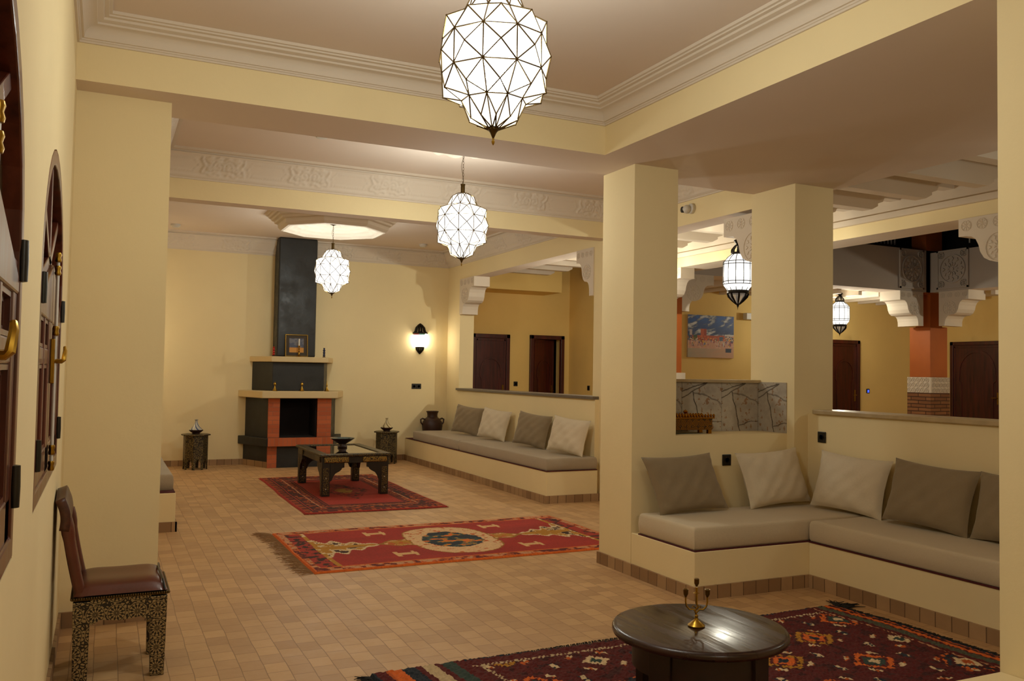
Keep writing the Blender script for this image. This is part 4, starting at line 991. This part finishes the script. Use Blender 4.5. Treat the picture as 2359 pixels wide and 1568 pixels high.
P4=[(-cx_-.006,-cy_-.006),(cx_+.006,-cy_-.006),(cx_+.006,cy_+.006),(-cx_-.006,cy_+.006)]
g.box(-cx_-.004,cx_+.004,-cy_-.004,cy_+.004,ZS-.012,ZS)
for a,b in zip(P4,P4[1:]+P4[:1]):
    n_=40
    for k in range(n_): g.ball((a[0]+(b[0]-a[0])*k/n_,a[1]+(b[1]-a[1])*k/n_,ZS-.004),.0062,n=6)
g.build('rope_edge','antique',t,smooth=True)
g=G(); NU=24
def sf(a,b):
    x=(a-.5)*2; y=(b-.5)*2; e=(1-abs(x)**5)*(1-abs(y)**5); sad=.012*(abs(y)**2)
    return (x*cx_,y*cy_,ZS+.006+.058*e**.5*(1-.10*math.cos(x*2))+.014*x*x*0+sad*e)
g.grid(NU,NU,sf); g.build('leather_seat','leather',t,smooth=True,ang=80)
# curved side piping at the front of the seat
g=G(); g.tube([(cx_-.012,-cy_+.0,ZS+.01),(cx_-.02,-cy_+.02,ZS+.05),(cx_-.03,0,ZS+.065),(cx_-.02,cy_-.02,ZS+.05),(cx_-.012,cy_,ZS+.01)],.005,8); g.build('seat_piping','black',t,smooth=True)
# back : two leaning posts and carved leather crest
def bx(z): return -cx_+.02-.115*(z-ZS)/.45+.035*((z-ZS)/.45)**2
for sy_ in (-1,1):
    pts=[];rad=[]
    for k in range(12):
        z=ZS-.01+.36*k/11; pts.append((bx(z)+.01,sy_*(cy_-.03),z)); rad.append(.024 if k not in(9,10) else .028)
    G().tube(pts,rad,10).build('back_post','leather',t,smooth=True)
g=G()
def bf_(a,b):
    y=(a-.5)*2*(cy_-.0); z=ZS+.30+.155*b; th=0
    x=bx(z)-.005+.014*math.sin(b*PI); return (x,y,z+.03*math.cos(a*2*PI-PI)*b*.5)
g.grid(20,10,bf_); o=g.build('carved_crest',wood('chair_crest_wood','#2c160d','#5b3220',.4,'Y'),t,smooth=True,ang=80); md=o.modifiers.new('s','SOLIDIFY'); md.thickness=.04; md.offset=0
g=G(); g.grid(14,10,lambda a,b:(bx(ZS+.06+.26*b)+.01,(a-.5)*2*(cy_-.05),ZS+.06+.26*b)); o=g.build('back_panel','leather',t,smooth=True); md=o.modifiers.new('s','SOLIDIFY'); md.thickness=.02; md.offset=0
# ================================================================== SOFAS
def mattress(name,x0,x1,y0,y1,z0,z1,mat,label,sag=.006):
    g=G(); nx=max(6,int((x1-x0)/.06)); ny=max(6,int((y1-y0)/.06))
    def f_(a,b):
        e=min(a*(x1-x0),(1-a)*(x1-x0),b*(y1-y0),(1-b)*(y1-y0)); r_=.022
        zz=z1-(r_-math.sqrt(max(0,r_*r_-(r_-min(e,r_))**2)))*1.0
        return (x0+(x1-x0)*a,y0+(y1-y0)*b,zz+sag*(fbm(a*(x1-x0)*4,b*(y1-y0)*4)-.5))
    us=sorted(set([0,.004,.01,.02]+[i/nx for i in range(1,nx)]+[.98,.99,.996,1])); 
    # build on non-uniform grid
    def ax(l): 
        a=[0,.004,.010,.018]+list(np.linspace(.04,l-.04,max(4,int(l/.05))))+[l-.018,l-.01,l-.004,l]; return [q/l for q in a]
    U=ax(x1-x0);V=ax(y1-y0); vs=[f_(a,b) for b in V for a in U]; nu=len(U)
    fs=[(j*nu+i,j*nu+i+1,(j+1)*nu+i+1,(j+1)*nu+i) for j in range(len(V)-1) for i in range(nu-1)]
    # skirts
    per=[i for i in range(nu)]+[j*nu+nu-1 for j in range(1,len(V))]+[(len(V)-1)*nu+i for i in range(nu-2,-1,-1)]+[j*nu for j in range(len(V)-2,0,-1)]
    b=len(vs); cxm,cym=(x0+x1)/2,(y0+y1)/2
    lv=[]
    for q,(zz,off) in enumerate(((z0+(z1-z0)*.5,.004),(z0+.012,0),(z0,-.008))):
        for i in per:
            x,y,z=vs[i]; d=.004*math.sin(x*13+y*11)*(q==0)
            lv.append((x+(off+d)*(1 if x>cxm else -1)*(abs(x-cxm)>(x1-x0)/2-.001),y+(off+d)*(1 if y>cym else -1)*(abs(y-cym)>(y1-y0)/2-.001),zz))
    np_=len(per); vs+=lv
    for i in range(np_):
        j=(i+1)%np_; fs.append((per[j],per[i],b+i,b+j))
        fs.append((b+j,b+i,b+np_+i,b+np_+j)); fs.append((b+np_+j,b+np_+i,b+2*np_+i,b+2*np_+j))
    fs.append(tuple(b+2*np_+i for i in range(np_)))
    g.add(vs,fs); o=g.build('seat_mattress',mat,smooth=True,ang=60); tag(o,label,'mattress'); return o
def bench(segs,label,zt,cloth):
    g=G()
    for s in segs: g.box(*s,0,zt)
    tag(g.build('masonry_bench','wall',bevel=.004),label,'bench')
    g=G()
    for s in cloth: g.box(*s,zt,zt+.008)
    tag(g.build('red_underlay','redcloth'),label.replace('cream masonry','dark red underlay cloth on the').replace(' base',''),'cloth')
bench([(3.42,4.996,4.47,5.196),(4.38,4.996,1.3,4.47)],'cream masonry corner sofa base at right foreground',.30,[(3.425,4.995,4.475,5.115),(4.375,4.995,1.4,4.475)])
bench([(4.40,5.046,8.36,13.246)],'cream masonry long sofa base beside the far wall',.345,[(4.395,5.04,8.355,13.2)])
mattress('m',3.43,4.995,4.485,5.11,.309,.452,'fabm','beige seat mattress on the short arm of the corner sofa')
mattress('m',4.385,4.995,1.4,4.470,.309,.448,'fabm','long beige seat mattress along the near half wall',.012)
mattress('m',4.405,5.04,8.37,10.93,.354,.488,'fabm2','grey-beige seat mattress, nearer half of the far sofa')
mattress('m',4.405,5.04,10.95,12.86,.354,.488,'fabm2','grey-beige seat mattress, fireplace half of the far sofa')
# left niche sofa
tag(B(-.17,.60,8.02,12.0,0,.33).build('masonry_bench','wall',bevel=.004),'cream masonry bench end showing past the left pier','bench')
struct(B(.60,.615,8.005,12.0,0,HB).box(-.17,.615,8.005,8.02,0,HB),'baseboard_bench','skirt','tile skirting at the foot of the left bench','baseboard')
tag(B(-.16,.595,8.04,12.0,.33,.338).build('red_underlay','redcloth'),'dark red underlay cloth on the left bench end','cloth')
mattress('m',-.16,.585,8.16,11.9,.338,.475,'fabm2','grey mattress end on the bench past the left pier')
# pillows
def pillow(Wd,Ht,Tk,seed,sh=0):
    g=G(); rs=np.random.RandomState(seed); ph=rs.rand(6)*6; N1,N2=30,24; vs=[];
    for side in (1,-1):
        for j in range(N2+1):
            for i in range(N1+1):
                u_=i/N1*2-1; v_=j/N2*2-1
                e=max(0,(1-abs(u_)**3.2))**.55*max(0,(1-abs(v_)**3.2))**.55
                wr=.006*math.sin(u_*7+v_*5+ph[0])*e+.010*(fbm(u_*3+seed*5+10,v_*5+10)-.5)*e+.007*math.sin(v_*34+u_*6+ph[3])*max(0,-v_-.45)*max(0,abs(u_)-.3)*2*e+.004*math.sin(u_*13-v_*9+ph[1])*e
                cr=.010*math.sin((abs(u_)+abs(v_))*16+ph[2])*max(0,abs(u_)*abs(v_)-.25)
                x=Wd/2*u_*(1-.075*(1-v_*v_)); z=Ht/2*v_*(1-.085*(1-u_*u_))
                sagz=0; x+=sh*(z+Ht/2)
                vs.append((x,side*(Tk/2*e+ (wr+cr) *1.0*(1 if e>0 else 0)),z+sagz))
    fs=[]; n=(N1+1)*(N2+1)
    for s in (0,1):
        for j in range(N2):
            for i in range(N1):
                a=s*n+j*(N1+1)+i; q=(a,a+1,a+N1+2,a+N1+1); fs.append(q if s==1 else q[::-1])
    # weld borders
    per=[i for i in range(N1+1)]+[j*(N1+1)+N1 for j in range(1,N2+1)]+[N2*(N1+1)+i for i in range(N1-1,-1,-1)]+[j*(N1+1) for j in range(N2-1,0,-1)]
    for k in range(len(per)):
        a,b=per[k],per[(k+1)%len(per)]; fs.append((a,b,n+b,n+a))
    return g.add(vs,fs)
def place_pillow(seed,mat,loc,facing,lean,tilt,label,Wd=.60,Ht=.42,Tk=.15,sh=0):
    """loc = bottom centre; facing = world angle of the front normal; lean back; tilt sideways"""
    g=pillow(Wd,Ht,Tk,seed,sh)
    o=g.build('cushion',mat,smooth=True,ang=80)
    Rz=Matrix.Rotation(facing+PI/2,4,'Z'); Rx=Matrix.Rotation(-lean,4,'X'); Ry=Matrix.Rotation(tilt,4,'Y')
    Mx=Matrix.Translation(Vector(loc)+Vector((0,0,.004+Wd/2*abs(math.sin(tilt))*.7)))@Rz@Rx@Matrix.Translation((0,0,Ht/2))@Ry
    o.matrix_world=Mx
    tag(o,label,'cushion','loose linen sofa cushions'); return o
# near sofa: wall A faces -y (facing -90deg); wall B faces -x (180deg)
FA,FB=-PI/2,PI
place_pillow(1,'fabd',(3.80,4.97,.450),FA-.0,.26,-.03,'taupe cushion at the left end of the corner sofa, under the marble recess',sh=-.20,Ht=.41)
place_pillow(2,'fabl',(4.59,4.97,.450),FA+.0,.26,-.05,'light linen cushion left of the corner where the sofa turns',sh=-.10)
place_pillow(3,'fabl',(4.82,4.57,.446),FB+.12,.26,.05,'light linen cushion just right of the sofa corner, against the half wall')
place_pillow(4,'fabd',(4.81,3.91,.446),FB+.06,.28,.05,'taupe cushion second from the corner on the near half wall',.62,.425)
place_pillow(5,'fabd',(4.83,3.30,.448),FB+.0,.25,.0,'taupe cushion partly hidden behind the right edge column')
place_pillow(6,'fabd',(4.83,11.78,.488),FB+.35,.25,.08,'taupe cushion next to the clay jar on the far sofa')
place_pillow(7,'fabl',(4.82,10.80,.488),FB+.28,.25,.08,'light linen cushion second from the clay jar on the far sofa')
place_pillow(8,'fabd',(4.81,9.62,.488),FB+.30,.25,.08,'taupe cushion third from the clay jar on the far sofa')
place_pillow(9,'fabl',(4.80,8.68,.488),FB+.28,.25,.07,'light linen cushion at the near end of the far sofa')
# clay jar
t=thing('clay_jar','dark brown clay jar with two handles on the far sofa corner','jar',(4.78,13.03,.354))
G().lathe([(.10,0),(.115,.02),(.15,.10),(.165,.20),(.155,.26),(.12,.31),(.085,.335),(.08,.36),(.085,.40),(.098,.42),(.10,.43),(.085,.432),(.075,.40),(.07,.36)],n=36).build('body','clay',t,smooth=True)
for s in (-1,1): G().tube([(s*.155,0,.21),(s*.19,0,.25),(s*.195,0,.30),(s*.165,0,.315),(s*.125,0,.30)],.013,8).build('handle','clay',t,smooth=True)
# ================================================================== SMALL FITTINGS
def outlet(loc,rz,label,n=1):
    t=thing('wall_outlet',label,'socket',loc,rz)
    for k in range(n):
        ox=(k-(n-1)/2)*.08
        o=B(ox-.04,ox+.04,-.010,0,-.042,.042).build('cover_frame','black',t,bevel=.004)
        g=G(); g.lathe([(.022,0),(.022,.004),(.018,.005),(.016,.0)],n=20); g.xf(lambda p:Vector((p.x+ox,-.010-p.z,p.y))); g.build('socket_ring','iron',o,smooth=True)
    return t
outlet((4.265,5.20,.79),0,'black wall socket between the two left cushions of the corner sofa')
outlet((5.0,4.97,.965),-PI/2,'black wall socket on the half wall above the sofa corner')
outlet((4.575,13.25,1.175),0,'double black switch plate below the lit wall lamp',2)
outlet((6.71,14.0,1.22),0,'black switch between the two gallery doors')
outlet((.70,13.25,.77),0,'black socket on the far wall just past the left pier')
outlet((7.8,13.26,1.17),-PI/2,'black switch on the yellow wall end right of the gallery doors')
t=outlet((13.45,12.20,1.18),0,'small black switch glowing blue beside the far gallery door')
B(-.018,.018,-.018,-.010,-.03,.02).build('blue_indicator',emis('blue_led',(.05,.1,1),2.,'#101030'),t)
# painting
def painting(a,b):
    def mixc(c1,c2,k): k=max(0,min(1,k)); return C(c1)*(1-k)+C(c2)*k
    n=fbm(a*7+b*5,b*16-a*7); n2=fbm(a*30,b*30)
    if b>.52:
        c=mixc('#2a4c8c','#3c4660',(1-b)*1.6)
        if n>.5: c=mixc('#46536c','#b4bac0',(n-.5)*4)
        elif n<.36: c=mixc('#263150','#2c5aa0',(b-.5)*2)
        # tower
        if .27<a<.40 and b<.68: c=C('#8e3a22') if a>.345 else C('#a8502e')
        if .04<a<.09 and b<.66: c=C('#a8a0a0')
        if .66<a<.78 and b<.54: c=C('#9c4420')
        if a>.8 and b<.56: c=C('#b8b4b0')
    elif b>.40:
        c=C('#a04a28') if n2>.4 else C('#c0663a')
        if a<.12: c=C('#8c4a40') if n2>.45 else C('#2c4a68')
        elif a<.2: c=C('#2f4a2c') if n2>.35 else C('#b08a2c')
        if .68<a<.76 and b<.50: c=C('#3c5470')
        if a>.8: c=[C('#b8b0a8'),C('#c07020'),C('#28384c')][int(n2*7)%3]
        if b<.47 and (vn(a*60,b*14)>.52): c=[C('#1e2a3c'),C('#c8bca8'),C('#7a2a20'),C('#c89c30'),C('#384a60')][int(vn(a*40+3,b*10)*10)%5]
    elif b>.22:
        c=C('#b48a74') if n2>.4 else C('#bc9a88')
        if b>.26 and vn(a*46,b*13+4)>.56: c=[C('#28384c'),C('#b8b0a8'),C('#8c3a2c'),C('#c09430'),C('#6a6a80'),C('#a05060')][int(vn(a*30+9,b*6)*12)%6]
        if .82<a<.96 and .13<b<.23: c=C('#223048')
    else:
        c=mixc('#b08a70','#8a9080',(1-a)*.8-.1+.3*(n-.5))
        if .82<a<.95 and b>.13: c=C('#223048')
    return tuple(np.clip(c*1.45,0,.95))
t=thing('wall_painting','colourful canvas painting of a desert market town under blue sky','painting',(9.625,12.20,2.11))
B(-.50,.50,-.035,0,-.37,.37).build('canvas_edge','canvas' and plain('canvas_side','#b8a488',.8),t)
G().grid(110,84,lambda a,b:(-.5+a,-.0365,-.37+.74*b),0,painting).build('painted_canvas',attr_mat('oil_paint',.5,.4,80),t)
tag(B(10.36,10.72,12.10,12.20,2.44,2.56).build('emergency_light','whitep',bevel=.01),'small white wall box right of the painting','wall light')
# cctv
t=thing('security_camera','white dome security camera on the beam between the two columns','camera',(5.10,6.74,3.03))
G().lathe([(.001,.0),(.048,0),(.05,.03),(.045,.035)],n=20).xf(lambda p:Vector((-p.z,p.x,p.y))).build('mount','whitep',t,smooth=True)
G().ball((-.055,.02,-.005),.042,n=16).build('camera_ball','whitep',t,smooth=True)
G().lathe([(.03,0),(.03,.03),(.001,.032)],n=16).xf(lambda p:Vector((-.07-p.z*.75,.03+p.x*.8+p.z*.6,-.008+p.y))).build('lens','black',t,smooth=True)
def detector(x,y,z,label):
    t=thing('smoke_detector',label,'smoke detector',(x,y,z))
    G().lathe([(.03,-.045),(.045,-.042),(.05,-.03),(.062,-.028),(.062,0)],n=28).build('housing','whitep',t,smooth=True)
detector(1.57,7.05,3.37,'round white smoke detector on the middle bay ceiling')
detector(.83,12.55,3.37,'flat white ceiling disc near the left corner of the fireplace bay')
detector(4.38,12.5,3.37,'flat white ceiling disc near the far right corner of the fireplace bay')
